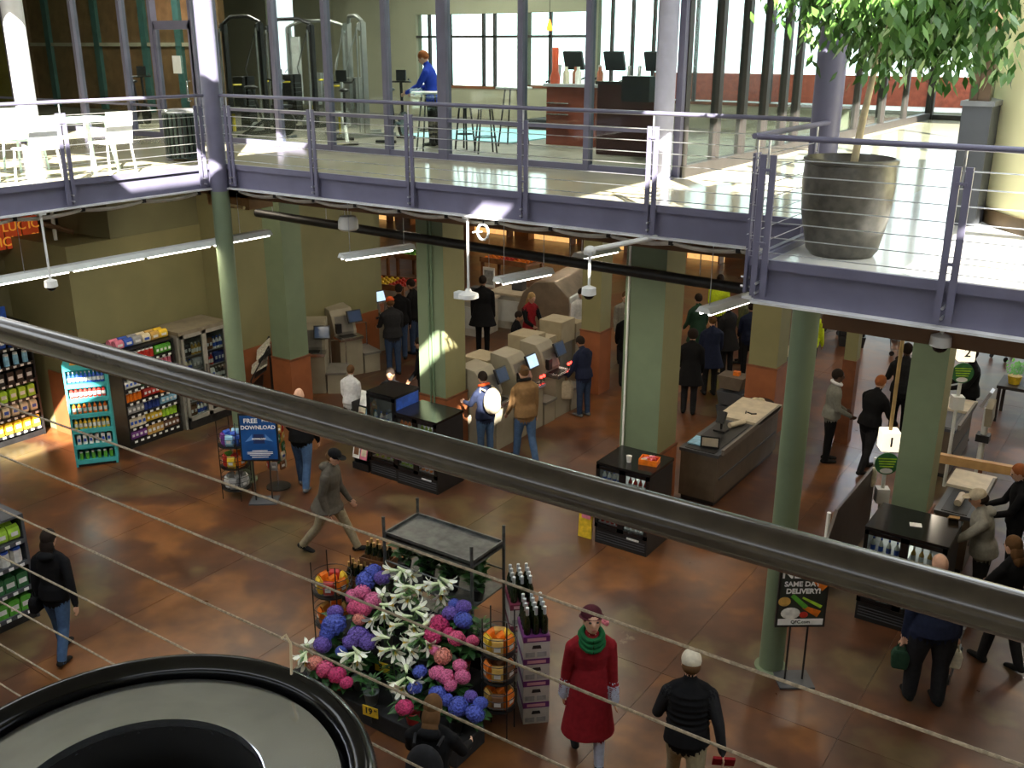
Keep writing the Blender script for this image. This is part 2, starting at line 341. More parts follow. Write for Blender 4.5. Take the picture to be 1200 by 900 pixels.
# ---------------------------------------------------------------- balcony railings
def railing(lab, p0, p1, nrm, posts, z0=ZM, first=None, pw=.018):
    p0 = Vector((*p0, 0)); p1 = Vector((*p1, 0)); d = p1-p0; ln = d.length; ang = math.atan2(d.y, d.x)
    t = thing('balcony_railing', lab, 'railing', (p0.x, p0.y, z0), ang, 'gallery cable railings')
    tube([(0, 0, 1.07), (ln, 0, 1.07)], .024, 12).build('handrail', LAV, t, True)
    for k in range(7): z = .14+.127*k; tube([(0, 0, z), (ln, 0, z)], .0045, 6).build('cable', STEEL, t, True)
    for x in posts:
        o = MB()
        for s in (-1, 1): o.box(x+s*.042-.026, -.012, -.24, x+s*.042+.026, .012, .93)
        o.box(x-.04, -.02, .2, x+.04, .02, .22); o.box(x-.04, -.02, .8, x+.04, .02, .82)
        p = o.build('post', LAV, t); tube([(x, 0, .78), (x, 0, 1.06)], .01, 8).build('rod', STEEL, p)
        for zz in (-.2, -.12):
            tube([(x, -.06, zz), (x, .06, zz)], .012, 8).build('bolt', STEEL, p)
    return t
ry_ = YC-.10; px_c = [AY(x, 190, ry_).x for x in (271, 367, 480, 613, 764)]
railing('cable railing along the middle walkway in front of the gym', (XL+.22, ry_), (XW-.2, ry_), (0, -1), [x-XL-.22 for x in px_c]+[XW-.2-XL-.22-.05])
rx_ = XL+.10; py_l = [AX(x, 190, rx_).y for x in (78, 237)]
railing('cable railing along the left walkway by the sunlit bench', (rx_, 2.0), (rx_, YC-.25), (1, 0), [2.2-2+.1]+[y-2.0 for y in py_l])
railing('short railing on the side of the corner wing', (XW-.09, YW-.06), (XW-.09, YC-.35), (-1, 0), [.10, 1.6])
wp = [AY(x, 280, YW-.09).x for x in (893, 1118)]
railing('cable railing in front of the potted tree', (XW-.05, YW-.09), (5.6, YW-.09), (0, -1), [w_-XW+.05 for w_ in wp]+[4.0, 6.1])
# ================================================================== NEAR RAILING AND BIN
t = thing('foreground_railing', 'dark steel handrail with taut cables right in front of the viewer', 'railing', (0, 0, ZN))
NRY = 1.03; HR = pm('dark_painted_handrail', (.030, .023, .018), .20, .0, var=.15, scale=30, spec=.42)
CAB = pm('twisted_steel_cable', (.26, .21, .155), .5, .5, var=.3, scale=160, bump=.3)
zr = AY(0, 386, NRY).z-ZN
tube([(-9, NRY, zr), (6, NRY, zr)], .0262, 24).build('handrail', HR, t, True)
for py in (473, 533.4, 596.5, 651.7, 705, 755, 801):
    z = AY(0, py, NRY).z-ZN; tube([(-9, NRY, z), (6, NRY, z)], .0022, 8).build('cable', CAB, t, True)
for x in (-8.6, -5.2, 1.9, 4.7):
    o = MB()
    for s in (-1, 1): o.box(x-.03, NRY+s*.04-.008, -.02, x+.03, NRY+s*.04+.008, zr-.12)
    p = o.build('post', LAV_D, t); tube([(x, NRY, zr-.3), (x, NRY, zr-.02)], .01, 8).build('rod', STEEL, p); box(x-.06, NRY-.08, -.02, x+.06, NRY+.06, 0).build('foot_plate', LAV_D, p)
BINC = (-.839, .493, ZN)
t = thing('litter_bin', 'round black litter bin with a polished silver collar and a twig stuck in it', 'bin', BINC)
RB = pm('polished_black_rim', (.004, .004, .005), .14, .0, var=.2, spec=.25)
lathe([(.225, 0), (.235, .03), (.248, .84)], 48, caps=False).build('drum', BLACK, t, True)
def torus(R, r, z, n=64, m=12):
    o = MB(); o.tube([(R*math.cos(2*math.pi*i/n), R*math.sin(2*math.pi*i/n), z) for i in range(n+1)], r, m, up=(0, 0, 1), caps=False); return o
torus(.2505, .0165, .845).build('rim', RB, t, True)
COLLAR = pm('polished_steel_collar', (.62, .66, .74), .13, .95, var=.12, scale=9, bump=.02)
lathe([(.240, .85), (.236, .82), (.225, .815)], 64, caps=False).build('inner_wall', BLACKG, t, True)
o = MB(); n = 64
pr = [(.229, .815), (.2285, .840), (.226, .8425), (.144, .847), (.141, .845), (.140, .83)]
for r, z in pr:
    for j in range(n): a = 2*math.pi*j/n; o.v.append((r*math.cos(a), r*math.sin(a), z))
for i in range(len(pr)-1):
    for j in range(n): o.f.append((i*n+j, i*n+(j+1) % n, (i+1)*n+(j+1) % n, (i+1)*n+j)); o.m.append(0)
o.build('collar', COLLAR, t, True)
lathe([(.140, .835), (.140, .5)], 48, caps=False).build('hole_liner', BLACK, t, True)
tp = G(337, 815, ZN+.83); 
tube([Vector((tp.x, tp.y, ZN+.82))-Vector(BINC), Vector((tp.x+.004, tp.y+.006, ZN+.86))-Vector(BINC), Vector((tp.x-.002, tp.y+.014, ZN+.90))-Vector(BINC), Vector((tp.x-.008, tp.y+.012, ZN+.912))-Vector(BINC), Vector((tp.x-.012, tp.y+.008, ZN+.907))-Vector(BINC)], .0018, 6).build('twig', pm('dry_twig', (.45, .36, .24), .8), t, True)

# ================================================================== UPPER LEVEL: GLASS WALL AND GYM
mxs = [AY(x, 130, YG).x for x in (22, 100, 155, 190, 258, 327, 387, 455, 521, 612, 690)]+[-6.1]
gw = struct(MB().box(-30, YG-.05, ZM, -6.1, YG+.05, ZM+.1).build('window_1', LAV), 'lavender framed glass wall in front of the gym')
box(mxs[4], YG-.045, ZM+.60, -6.1, YG+.045, ZM+.66).build('transom', LAV, gw); box(-30, YG-.045, ZM+.60, mxs[3], YG+.045, ZM+.64).build('transom', LAV, gw)
box(-30, YG-.05, 8.9, -6.1, YG+.05, 9.0).build('transom', LAV, gw)
for i, x in enumerate(mxs):
    wd = .09 if i == 8 else .045
    box(x-wd, YG-.07, ZM, x+wd, YG+.07, 9.0).build('mullion', LAV, gw)
for a, b in zip([-30]+mxs[:-1], mxs):
    if a == mxs[3]: continue
    box(a+.03, YG-.006, ZM+.1, b-.03, YG+.006, 8.9).build('pane', GLASS, gw)
struct(box(-30, YG-.06, 9.0, -6.1, YG+.06, ROOF).build('wall_header', OLIVE))
# glazed gym door
x0, x1 = mxs[3]+.05, AY(233, 130, YG).x; ztop = AY(205, 28, YG).z
d = thing('glass_door', 'lavender framed glass door of the gym with a white notice', 'door', ((x0+x1)/2, YG, ZM)); d['kind'] = 'structure'; hw = (x1-x0)/2; hz = ztop-ZM
for s in (-1, 1): box(s*hw-.05, -.05, 0, s*hw+.05, .05, hz).build('stile', LAV, d)
box(-hw, -.05, hz-.1, hw, .05, hz).build('rail', LAV, d); box(-hw, -.05, 0, hw, .05, .18).build('rail', LAV, d)
box(-hw+.05, -.006, .18, hw-.05, .006, hz-.1).build('pane', GLASS, d)
tube([(hw-.12, -.05, .75), (hw-.12, -.13, .75), (hw-.12, -.13, 1.12), (hw-.12, -.05, 1.12)], .016, 8).build('pull_handle', CHROME, d, True)
box(hw-.62, -.022, 1.25, hw-.38, -.012, 1.58).build('notice', WHITE, d)
box(x1+.05, YG-.006, ZM+.1, mxs[4]-.03, YG+.006, 8.9).build('pane', GLASS, gw); box(x1, YG-.05, ZM, x1+.09, YG+.05, 9).build('mullion', LAV, gw)
box(x0-.05, YG-.05, ztop, x1+.05, YG+.05, ztop+.06).build('transom', LAV, gw)
# gym shell
GYMF = pm('gym_rubber_floor', (.16, .15, .12), .5, var=.2, scale=3)
struct(box(-30, YG+.1, ZM, -6.2, YB, ZM+.012).build('floor_gym', GYMF)); 
GW = pm('gym_wall_paint', (.30, .29, .21), .8, var=.06, scale=1)
def wall_with_windows(name, X0, X1, Yw, z0, z1, wins, mat, lab):
    xs_ = sorted({X0, X1, *[a for w_ in wins for a in (w_[0], w_[2])]}); zs_ = sorted({z0, z1, *[a for w_ in wins for a in (w_[1], w_[3])]}); o = MB()
    for i in range(len(xs_)-1):
        for j in range(len(zs_)-1):
            cx = (xs_[i]+xs_[i+1])/2; cz = (zs_[j]+zs_[j+1])/2
            if not any(w_[0] < cx < w_[2] and w_[1] < cz < w_[3] for w_ in wins): o.box(xs_[i], Yw, zs_[j], xs_[i+1], Yw+.25, zs_[j+1])
    return struct(o.build(name, mat), lab)
wr = []
def wrect(xa, ya, xb, yb): p = AY(xa, yb, YB); q = AY(xb, ya, YB); return (p.x, p.z, q.x, q.z)
W1 = wrect(489, 15, 606, 99); W2 = wrect(616, 13, 692, 100); W3 = (AY(698, 60, YB).x, 5.75, -6.2, 8.9); W4 = wrect(318, -20, 341, 104)
wall_with_windows('wall_gym_back', -30, -6.2, YB, ZM, ROOF, [W1, W2, W3, W4], GW, 'olive back wall of the gym with bright windows')
for k, (w_, vs, hs) in enumerate([(W1, (503, 527, 566, 579), (43,)), (W2, (644,), (43,)), (W3, (716, 740, 765, 790, 815, 840, 870, 905, 935), ()), (W4, (), ())]):
    fr = struct(MB().box(w_[0], YB-.02, w_[1]-.06, w_[2], YB+.12, w_[1]).build('window_%d' % (k+2), WOODR), 'bright gym window')
    for px in vs:
        x = AY(px, 60, YB).x; box(x-.035, YB, w_[1], x+.035, YB+.08, w_[3]).build('mullion', DARK, fr)
    for py in hs: z = AY((550), py, YB).z; box(w_[0], YB, z-.03, w_[2], YB+.08, z+.03).build('mullion', DARK, fr)
    box(w_[0], YB+.09, w_[1], w_[2], YB+.10, w_[3]).build('pane', GLASS, fr)
struct(box(-30.2, YG, ZM, -30, YB, ROOF).build('wall_gym_side', pm('gym_brick_brown', (.22, .12, .06), .85, var=.25, scale=5)))
# far left brown interior partition behind the gym door
BR = pm('warm_brown_panel', (.24, .135, .06), .7, var=.22, scale=3)
gp = struct(box(AY(24, 90, 18.).x, 18., ZM, AY(262, 90, 18.).x, 18.2, ROOF).build('wall_gym_partition', BR)); 
for px in (64, 120, 175, 215): x = AY(px, 90, 17.97).x; box(x-.12, 17.9, ZM, x+.12, 18, ROOF).build('pilaster', pm('teal_frame', (.06, .16, .15), .5), gp)
box(AY(24, 90, 18).x, 17.92, ZM+1.75, AY(262, 90, 18).x, 18, ZM+1.85).build('rail', pm('cream_rail', (.55, .5, .36), .6), gp)
struct(box(-30, 16.5, ZM, AY(22, 90, 16.6).x, 16.7, ROOF).build('wall_gym_partition', pm('mustard_wall', (.30, .24, .03), .7)))
# exterior seen through the glazing
struct(box(-60, 29.6, ZM, 40, 40.3, ZM+.1).build('ground_exterior', PAVE)); struct(box(-60, 40.3, -.3, 40, 70, -.05).build('ground_exterior', PAVE))
BRK = struct(box(-16, 32, ZM+.1, 20, 32.4, 6.1).build('wall_exterior', BRICK), 'red brick wall outside the windows'); 
# storefront along the corridor
sfy = [AX(px, 150, XS).y for px in (800, 838, 868, 893, 915, 930)]+[19.5, 21.5, 23.5, 25.5, 28]
sf = struct(box(XS-.08, YG, ZM, XS+.08, 28, ZM+.16).build('window_6', DARK), 'dark framed shopfront along the corridor')
for y in sfy: box(XS-.06, y-.07, ZM, XS+.06, y+.07, 9.2).build('mullion', DARK, sf)
for a, b in zip(sfy[:-1], sfy[1:]): box(XS-.006, a+.05, ZM+.16, XS+.006, b-.05, 9.2).build('pane', GLASS, sf)
struct(box(XS-.08, YG, 9.2, XS+.08, 28, ROOF).build('wall_header', OLIVE))
# corridor far end: glazed doors
P0 = G(1108, 263, ZM); P1 = G(1139, 266, ZM)
ed = struct(box(XS, 28, ZM, P0.x+.3, 28.1, ZM+.12).build('door_1', DARK), 'dark framed glass doors at the end of the corridor')
for px in (1030, 1092, 1150): x = AY(px, 120, 28.).x; box(x-.05, 27.96, ZM, x+.05, 28.12, 9).build('stile', DARK, ed)
box(XS, 28, 8.9, P0.x+.3, 28.1, 9.2).build('rail', DARK, ed); box(XS, 28.04, ZM+.12, P0.x+.3, 28.05, 8.9).build('pane', GLASS, ed)
struct(box(XS, 28, 9.2, 12, 28.2, ROOF).build('wall_header', OLIVE)); struct(box(P0.x+.3, 28, ZM, 12, 28.2, 9.2).build('wall_corridor_end', OLIVE))
# right bulkhead, shopfront window above
bk = struct(box(P0.x, P0.y, ZM, P1.x+.02, 27.9, ZM+1.2).build('wall_corridor', GREYD), 'charcoal bulkhead under the right shopfront')
box(P0.x-.02, P0.y-.02, ZM+1.2, P1.x+.04, 27.9, ZM+1.25).build('sill', pm('grey_sill', (.18, .19, .2), .4), bk)
for y in (P0.y+.05, P0.y+1.0, P0.y+2.4, P0.y+4, P0.y+6, P0.y+9): box(P0.x+.05, y-.05, ZM+1.25, P1.x-.02, y+.06, 8.8).build('mullion', pm('bronze_mullion', (.10, .065, .04), .4), bk)
box((P0.x+P1.x)/2-.005, P0.y, ZM+1.25, (P0.x+P1.x)/2+.005, 27.9, 8.8).build('pane', GLASS, bk)
# yellow curved wall
A_, B_ = G(1143, 247, ZM), G(1201, 277, ZM); mid = (A_+B_)/2; ch = (B_-A_); rr_ = 2.6; nn = Vector((-ch.y, ch.x, 0)).normalized(); nn = nn if nn.x > 0 else -nn
cc = mid+nn*math.sqrt(rr_**2-(ch.length/2)**2)
yw = struct(MB().cyl((cc.x, cc.y, ZM), rr_, 7.9-ZM, 72).build('wall_curved', YELLOWP, None, True), 'pale yellow curved wall'); 
MB().cyl((cc.x, cc.y, ZM), rr_+.02, .16, 72).build('baseboard', pm('brown_base', (.10, .065, .03), .5), yw, True)

# ---------------------------------------------------------------- slatted steel bin on the gallery
bp_ = G(211, 189, ZM)
t = thing('slatted_bin', 'dark round slatted steel bin on the left gallery', 'bin', (bp_.x-.12, bp_.y+.2, ZM)); t.scale = (1, 1, .87)
MB().cyl((0, 0, .06), .24, .78, 24).build('liner', BLACK, t, True)
SLAT = pm('bin_slat_green', (.03, .045, .04), .3, .4)
sl_ = box(-.022, -.006, .05, .022, .006, .86).build('slat', SLAT, t); 
for k in range(24):
    a = 2*math.pi*k/24; o = sl_ if k == 0 else inst(sl_, 'slat', t); o.location = (.285*math.cos(a), .285*math.sin(a), 0); o.rotation_euler = (0, 0, a+math.pi/2)
for z in (.06, .84): torus(.285, .015, z, 32, 8).build('hoop', SLAT, t, True)
lathe([(.29, .86), (.29, .89), (.2, .92), (.12, .92)], 32).build('lid', STEEL, t, True)
# ---------------------------------------------------------------- sunlit table and chairs on the left gallery
PT = pm('pale_teal_plastic', (.55, .72, .70), .4, var=.06); PW = pm('white_chair_plastic', (.78, .8, .78), .4, var=.05)
tc_ = G(62, 146, ZM+.74); tc_ = Vector((-13.75, tc_.y+.3, tc_.z))
t = thing('cafe_table', 'pale teal table in full sun on the left gallery', 'table', (tc_.x, tc_.y, ZM), math.pi/2)
box(-1.1, -.38, .71, 1.1, .38, .75).build('tabletop', PT, t, bevel=.01)
for x in (-.85, .85):
    for y in (-.3, .3): tube([(x, y*.8, .71), (x*1.1, y, 0)], .03, 8).build('leg', PT, t, True)
def chair(lab, loc, rz, mat):
    c = thing('cafe_chair', lab, 'chair', loc, rz, 'plastic chairs at the sunlit table')
    box(-.22, -.22, .43, .22, .22, .46).build('seat', mat, c, bevel=.01); o = MB().prism([(-.22, .46), (-.20, .46), (-.27, .88), (-.29, .88)], 'y', -.21, .21); o.build('backrest', mat, c)
    for x in (-.19, .19):
        for y in (-.19, .19): tube([(x, y, .44), (x*1.15, y*1.15, 0)], .016, 8).build('leg', mat, c, True)
for k, (lab, dx, dy, rz, m_) in enumerate((('white plastic chair on the near left side of the teal table', .75, -.6, math.pi, PW), ('white plastic chair on the near right side of the teal table', .75, .55, math.pi, PW),
        ('pale teal chair on the glass side of the table', -.75, .1, 0, PT))):
    chair(lab, (tc_.x+dx, tc_.y+dy, ZM), rz, m_)

# ---------------------------------------------------------------- potted tree
pc = G(977, 306, ZM)+Vector((-.05, .36, 0))
POT = pm('glazed_stone_pot', (.075, .068, .055), .28, var=.25, scale=14, bump=.08)
t = thing('potted_tree', 'tall green weeping fig tree in a big dark glazed pot', 'potted tree', pc)
lathe([(.27, 0), (.31, .05), (.375, .35), (.395, .62), (.385, .80), (.40, .81), (.40, .84), (.37, .85), (.36, .80), (.345, .74)], 40).build('pot', POT, t, True)
MB().cyl((0, 0, .72), .35, .04, 32).build('soil', pm('potting_soil', (.05, .035, .022), .95, var=.4, scale=25, bump=.4), t, True)
TR = pm('pale_bark', (.48, .40, .25), .8, var=.2, scale=9, bump=.2)
tk = tube([(.02, 0, .7), (.05, .02, 1.1), (.09, .03, 1.45), (.13, .02, 1.8), (.2, 0, 2.2)], [.035, .032, .028, .025, .02], 10).build('trunk', TR, t, True)
rng = random.Random(11); tips = []
o = MB()
for k in range(26):
    a = rng.uniform(0, 6.28); z0 = rng.uniform(1.6, 2.2); r = rng.uniform(.3, .86); b = Vector((.11+.02*k/26, .02, z0)); e_ = Vector((.25+r*math.cos(a)*1.15, r*math.sin(a), rng.uniform(1.75, 2.9)))
    m1 = b.lerp(e_, .5)+Vector((0, 0, .18)); o.tube([b, m1, e_], [.012, .008, .003], 6); tips += [m1, e_, b.lerp(e_, .75)+Vector((0, 0, .1))]
o.build('branches', TR, t, True)
LF = pm('fig_leaf_green', (.035, .10, .018), .35, var=.4, scale=1.7, col2=(.085, .20, .035)); LF2 = pm('fig_leaf_pale', (.13, .26, .06), .4, var=.2, scale=2)
o = MB()
for k in range(5200):
    c = tips[rng.randrange(len(tips))]; p = c+Vector((rng.gauss(0, .17), rng.gauss(0, .17), rng.gauss(0, .14)-.06))
    if p.z < 1.45 and rng.random() < .6: continue
    a = rng.uniform(0, 6.28); dr = Vector((math.cos(a)*.45, math.sin(a)*.45, -rng.uniform(.4, 1.1))).normalized(); L_ = rng.uniform(.10, .165); sd = dr.cross(Vector((rng.gauss(0, 1), rng.gauss(0, 1), rng.gauss(0, 1)))).normalized()*L_*.2
    o.add([p, p+dr*L_*.45+sd, p+dr*L_, p+dr*L_*.45-sd], [(0, 1, 2, 3)], 1 if rng.random() < .25 else 0)
lv = o.build('leaf', [LF, LF2], t); lv['kind'] = 'stuff'

# ---------------------------------------------------------------- gym machines
GM = pm('gym_frame_black', (.02, .02, .022), .4, .3); GG = pm('gym_frame_grey', (.30, .31, .30), .35, .6); YB_ = pm('gym_yellow', (.6, .48, .03), .5); GWh = pm('gym_white_panel', (.6, .62, .6), .5)
def cable_machine(lab, loc, rz, wide=1.1, high=2.15, white=True, GM=GM):
    c = thing('cable_machine', lab, 'gym machine', loc, rz, 'cable machines behind the gym glass')
    for s in (-1, 1):
        box(s*wide/2-.04, -.05, 0, s*wide/2+.04, .05, high).build('upright', GM, c)
        box(s*wide/2-.05, -.6, 0, s*wide/2+.05, .6, .08).build('foot', GM, c)
        tube([(s*wide/2, -.14, .1), (s*wide/2, -.14, high-.1)], .02, 8).build('guide_rod', GG, c, True)
        MB().tube([(s*wide/2-.02, -.05, high-.08), (s*wide/2+.02, -.05, high-.08)], .085, 14).build('pulley', GM, c, True)
        MB().tube([(s*wide/2-.04, -.3, .14), (s*wide/2+.04, -.3, .14)], .12, 16).build('wheel', GG, c, True)
        tube([(s*wide/2, -.14, high-.15), (s*wide/2-.15*s, -.35, 1.3), (s*wide/2-.05*s, -.4, 1.15)], .012, 6).build('cable', GM, c, True)
    tube([(-wide/2, 0, high), (-wide/4, -.05, high+.12), (wide/4, -.05, high+.12), (wide/2, 0, high)], .04, 8).build('crossbar', GM, c, True)
    st = box(-.14, -.1, .12, .14, .1, 1.15).build('weight_stack', GM, c)
    for z in range(9): box(-.145, -.11, .16+z*.1, .145, .11, .165+z*.1).build('plate_gap', GG, st)
    if white: box(-.12, .1, .5, .12, .16, 1.95).build('shroud', GWh, c)
    box(-.17, -.6, .42, .17, -.25, .50).build('seat', GM, c, bevel=.02); box(-.15, -.24, .55, .15, -.16, 1.15).build('back_pad', GM, c, bevel=.02)
    tube([(0, -.42, .42), (0, -.42, .05)], .035, 8).build('seat_post', YB_, c, True)
    tube([(-.35, -.45, 1.0), (-.3, -.62, 1.0)], .02, 8).build('grip', YB_, c, True); tube([(.35, -.45, 1.0), (.3, -.62, 1.0)], .02, 8).build('grip', YB_, c, True)
for lab, px, y, rz, wd, wh in (('black cable machine nearest the corner column', 293, 14.8, 0, 1.1, False), ('black cable machine with white shroud in the middle', 348, 16.6, 0, 1.3, True),
        ('dark twin cable machine against the olive wall', 378, 18.0, .3, 1.5, False), ('cable machine with tall white panel on the right', 422, 15.6, -.5, .9, True)):
    p = AY(px, 150, y); cable_machine(lab, (p.x, y, ZM+.012), rz, wd, 2.2, wh, GG if 'twin' in lab or 'right' in lab else GM)
# exercise bikes
def bike(lab, loc, rz, mat):
    c = thing('exercise_bike', lab, 'exercise bike', loc, rz, 'exercise bikes behind the gym glass')
    MB().tube([(.42, -.03, .3), (.42, .03, .3)], .24, 20).build('flywheel', mat, c, True); tube([(-.5, -.2, .04), (-.5, .2, .04)], .03, 8).build('foot', GM, c, True); tube([(.55, -.2, .04), (.55, .2, .04)], .03, 8).build('foot', GM, c, True)
    tube([(-.5, 0, .05), (0, 0, .35), (.42, 0, .3)], .035, 8).build('frame', mat, c, True); tube([(-.05, 0, .35), (-.22, 0, .95)], .025, 8).build('seat_post', GM, c, True); tube([(.42, 0, .3), (.35, 0, 1.1)], .03, 8).build('head_tube', mat, c, True)
    MB().ell((-.24, 0, .98), (.14, .1, .04)).build('saddle', GM, c, True); tube([(.2, -.22, 1.15), (.38, -.2, 1.1), (.38, .2, 1.1), (.2, .22, 1.15)], .018, 8).build('handlebar', GM, c, True); box(.36, -.1, 1.12, .40, .1, 1.32).build('console', GM, c)
for lab, px, y, rz, m_ in (('white exercise bike by the glass beside the right cable machine', 405, 14.1, 2.4, GWh), ('dark exercise bike by the glass beside the corner column', 312, 14.0, .4, GM), ('dark exercise bike in front of the teal tables', 464, 15.0, 1.9, GM), ('dark exercise bike at the gym door', 168, 14.6, -.3, GM)):
    p = AY(px, 165, y); bike(lab, (p.x, y, ZM+.012), rz, m_)
def treadmill(lab, loc, rz):
    c = thing('treadmill', lab, 'treadmill', loc, rz, 'treadmills facing the bright windows')
    box(-.9, -.4, 0, .7, .4, .2).build('deck', GM, c); box(-.85, -.27, .2, .6, .27, .215).build('belt', BLACK, c)
    for s in (-1, 1): tube([(.55, s*.38, .15), (.75, s*.38, 1.35)], .04, 8).build('upright', GG, c, True); tube([(.72, s*.38, 1.1), (.15, s*.38, .98)], .025, 8).build('handrail', GM, c, True)
    MB().cbox((.74, 0, 1.45), (.07, .5, .42), ry=-.35).build('console', GM, c)
for lab, px, y in (('treadmill nearest the red counter', 652, 20.0), ('treadmill behind the second pendant lamp', 700, 20.0), ('treadmill by the dark window posts', 748, 20.0)):
    p = AY(px, 120, y); treadmill(lab, (p.x, y, ZM+.012), math.pi/2)
# cafe counter in the gym, tables and stools
REDP = pm('red_brown_counter', (.20, .045, .025), .5, var=.12)
q0, q1 = AY(640, 150, 16.2), AY(697, 150, 16.2)
t = thing('juice_counter', 'red brown counter with bottles on top inside the gym', 'counter', (q0.x, 16.2, ZM+.012)); cw = q1.x-q0.x
box(0, 0, 0, cw, .6, 1.05).build('body', REDP, t); box(-.05, -.05, 1.05, cw+.05, .65, 1.1).build('countertop', pm('counter_stone', (.35, .36, .38), .3), t)
for z in (.35, .55, .75): box(.03, -.04, z, .5, 0, z+.02).build('shelf', CHROME, t)
BTL = [pm('bottle_cream', (.6, .55, .42), .4), pm('bottle_brown', (.25, .08, .04), .4), pm('bottle_white', (.75, .75, .72), .4), pm('tub_blue', (.35, .5, .6), .4)]
for k in range(6):
    b_ = lathe([(.06, 0), (.06, .2), (.03, .25), (.03, .3)], 10).build('supplement_bottle', BTL[k % 4], None, True, (q0.x+.30+.13*k, 16.4+(k % 2)*.12, ZM+1.112)); tag(b_, '%s bottle, number %s along the gym counter' % (('cream', 'brown', 'white', 'blue')[k % 4], ('one', 'two', 'three', 'four', 'five', 'six', 'seven')[k]), 'bottle', 'bottles on the gym counter')
b_ = lathe([(.09, 0), (.10, .1), (.06, .22), (.065, .62), (.05, .64)], 14).build('pepper_mill', pm('orange_red_lacquer', (.42, .07, .03), .3), None, True, (q0.x+.12, 16.3, ZM+1.112)); tag(b_, 'tall orange red mill standing on the gym counter', 'mill')
def stool_table(lab, loc, r, h, nm='pub_table', legs=4):
    c = thing(nm, lab, 'table' if 'table' in nm else 'stool', loc, rng.uniform(0, 1), 'round tables and stools in the gym cafe')
    MB().cyl((0, 0, h-.03), r, .03, 24).build('top', pm('pale_table_top', (.55, .58, .58), .35), c, True)
    for k in range(legs): a = 2*math.pi*k/legs; tube([(r*.5*math.cos(a), r*.5*math.sin(a), h-.03), (r*.9*math.cos(a), r*.9*math.sin(a), 0)], .016, 6).build('leg', GM, c, True)
    torus(r*.72, .01, h*.35, 20, 6).build('foot_ring', GM, c, True)
for lab, px, py, y, r, h, nm in (('round stool with splayed dark legs under the bright window', 569, 150, 14.2, .26, .78, 'bar_stool'), ('round bar table left of the blue shirted person', 505, 150, 14.0, .33, 1.0, 'pub_table'), ('round white bar table before the red counter', 602, 130, 15.6, .34, 1.05, 'pub_table'), ('dark legged bar stool behind the thick mullion', 545, 150, 14.6, .2, .75, 'bar_stool')):
    p = AY(px, py, y); stool_table(lab, (p.x, y, ZM+.012), r, h, nm)
# teal mat and low partition on the right
p = AY(575, 150, 17); t = box(-1.6, -1.4, 0, 1.2, 1.4, .02).build('exercise_mat', pm('aqua_mat', (.25, .55, .62), .5), None, False, (p.x, 17.3, ZM+.012)); tag(t, 'pale aqua exercise mat on the gym floor', 'mat')
qa, qb = AY(700, 120, 15.2), AY(770, 120, 15.2)
t = thing('low_partition', 'dark maroon low partition behind the right end of the glass wall', 'partition', (qa.x, 15.2, ZM+.012)); box(0, 0, 0, qb.x-qa.x, .12, 1.15).build('panel', pm('maroon_panel', (.07, .02, .018), .6), t); box(-.03, -.03, 1.15, qb.x-qa.x+.03, .15, 1.2).build('cap', DARK, t)
box(.55*(qb.x-qa.x), -.3, .9, qb.x-qa.x, 0, 1.3).build('bin_box', BLACK, t)
# pendant lamps
for k, (px, py) in enumerate(((644, 30), (690, 32))):
    p = AY(px, py, 16.6); t = thing('pendant_lamp', ('amber and red glass pendant lamp over the gym counter', 'red glass pendant lamp beside the glass mullion')[k], 'lamp', (p.x, 16.6, p.z-.09), group='pendant lamps over the gym counter')
    lathe([(.05, 0), (.055, .05), (.035, .13), (.012, .2)], 14).build('shade', pm('pendant_glass_%d' % k, (.8, .1, .02), .3, emit=((1, .35, .03), (1, .05, .02))[k], es=2.5), t, True); tube([(0, 0, .2), (0, 0, ROOF-p.z+.09)], .006, 6).build('cord', BLACK, t)

# out-of-view ceiling lamps added to brighten the dim gym
for k, (x, y) in enumerate(((-22, 15.2), (-17.5, 15.6), (-13, 15.5), (-9, 15.5), (-15, 19.), (-10, 19.))):
    t = thing('gym_fill_lamp', 'added square fill lamp in the gym ceiling, number %s' % ('one', 'two', 'three', 'four', 'five', 'six')[k], 'lamp', (x, y, 9.45), group='added gym fill lamps'); box(-.4, -.4, -.02, .4, .4, .05).build('frame', WHITE, t); box(-.36, -.36, -.03, .36, .36, -.02).build('diffuser', pm('gym_fill_diffuser', (1, 1, 1), .5, emit=(1, .95, .85), es=3), t)
    la = bpy.data.lights.new('gym_fill_light', 'AREA'); la.size = .7; la.energy = 200; la.color = (1, .93, .8); lo = bpy.data.objects.new('gym_fill_light', la); COL.objects.link(lo); lo.parent = t; lo.location = (0, 0, -.04)
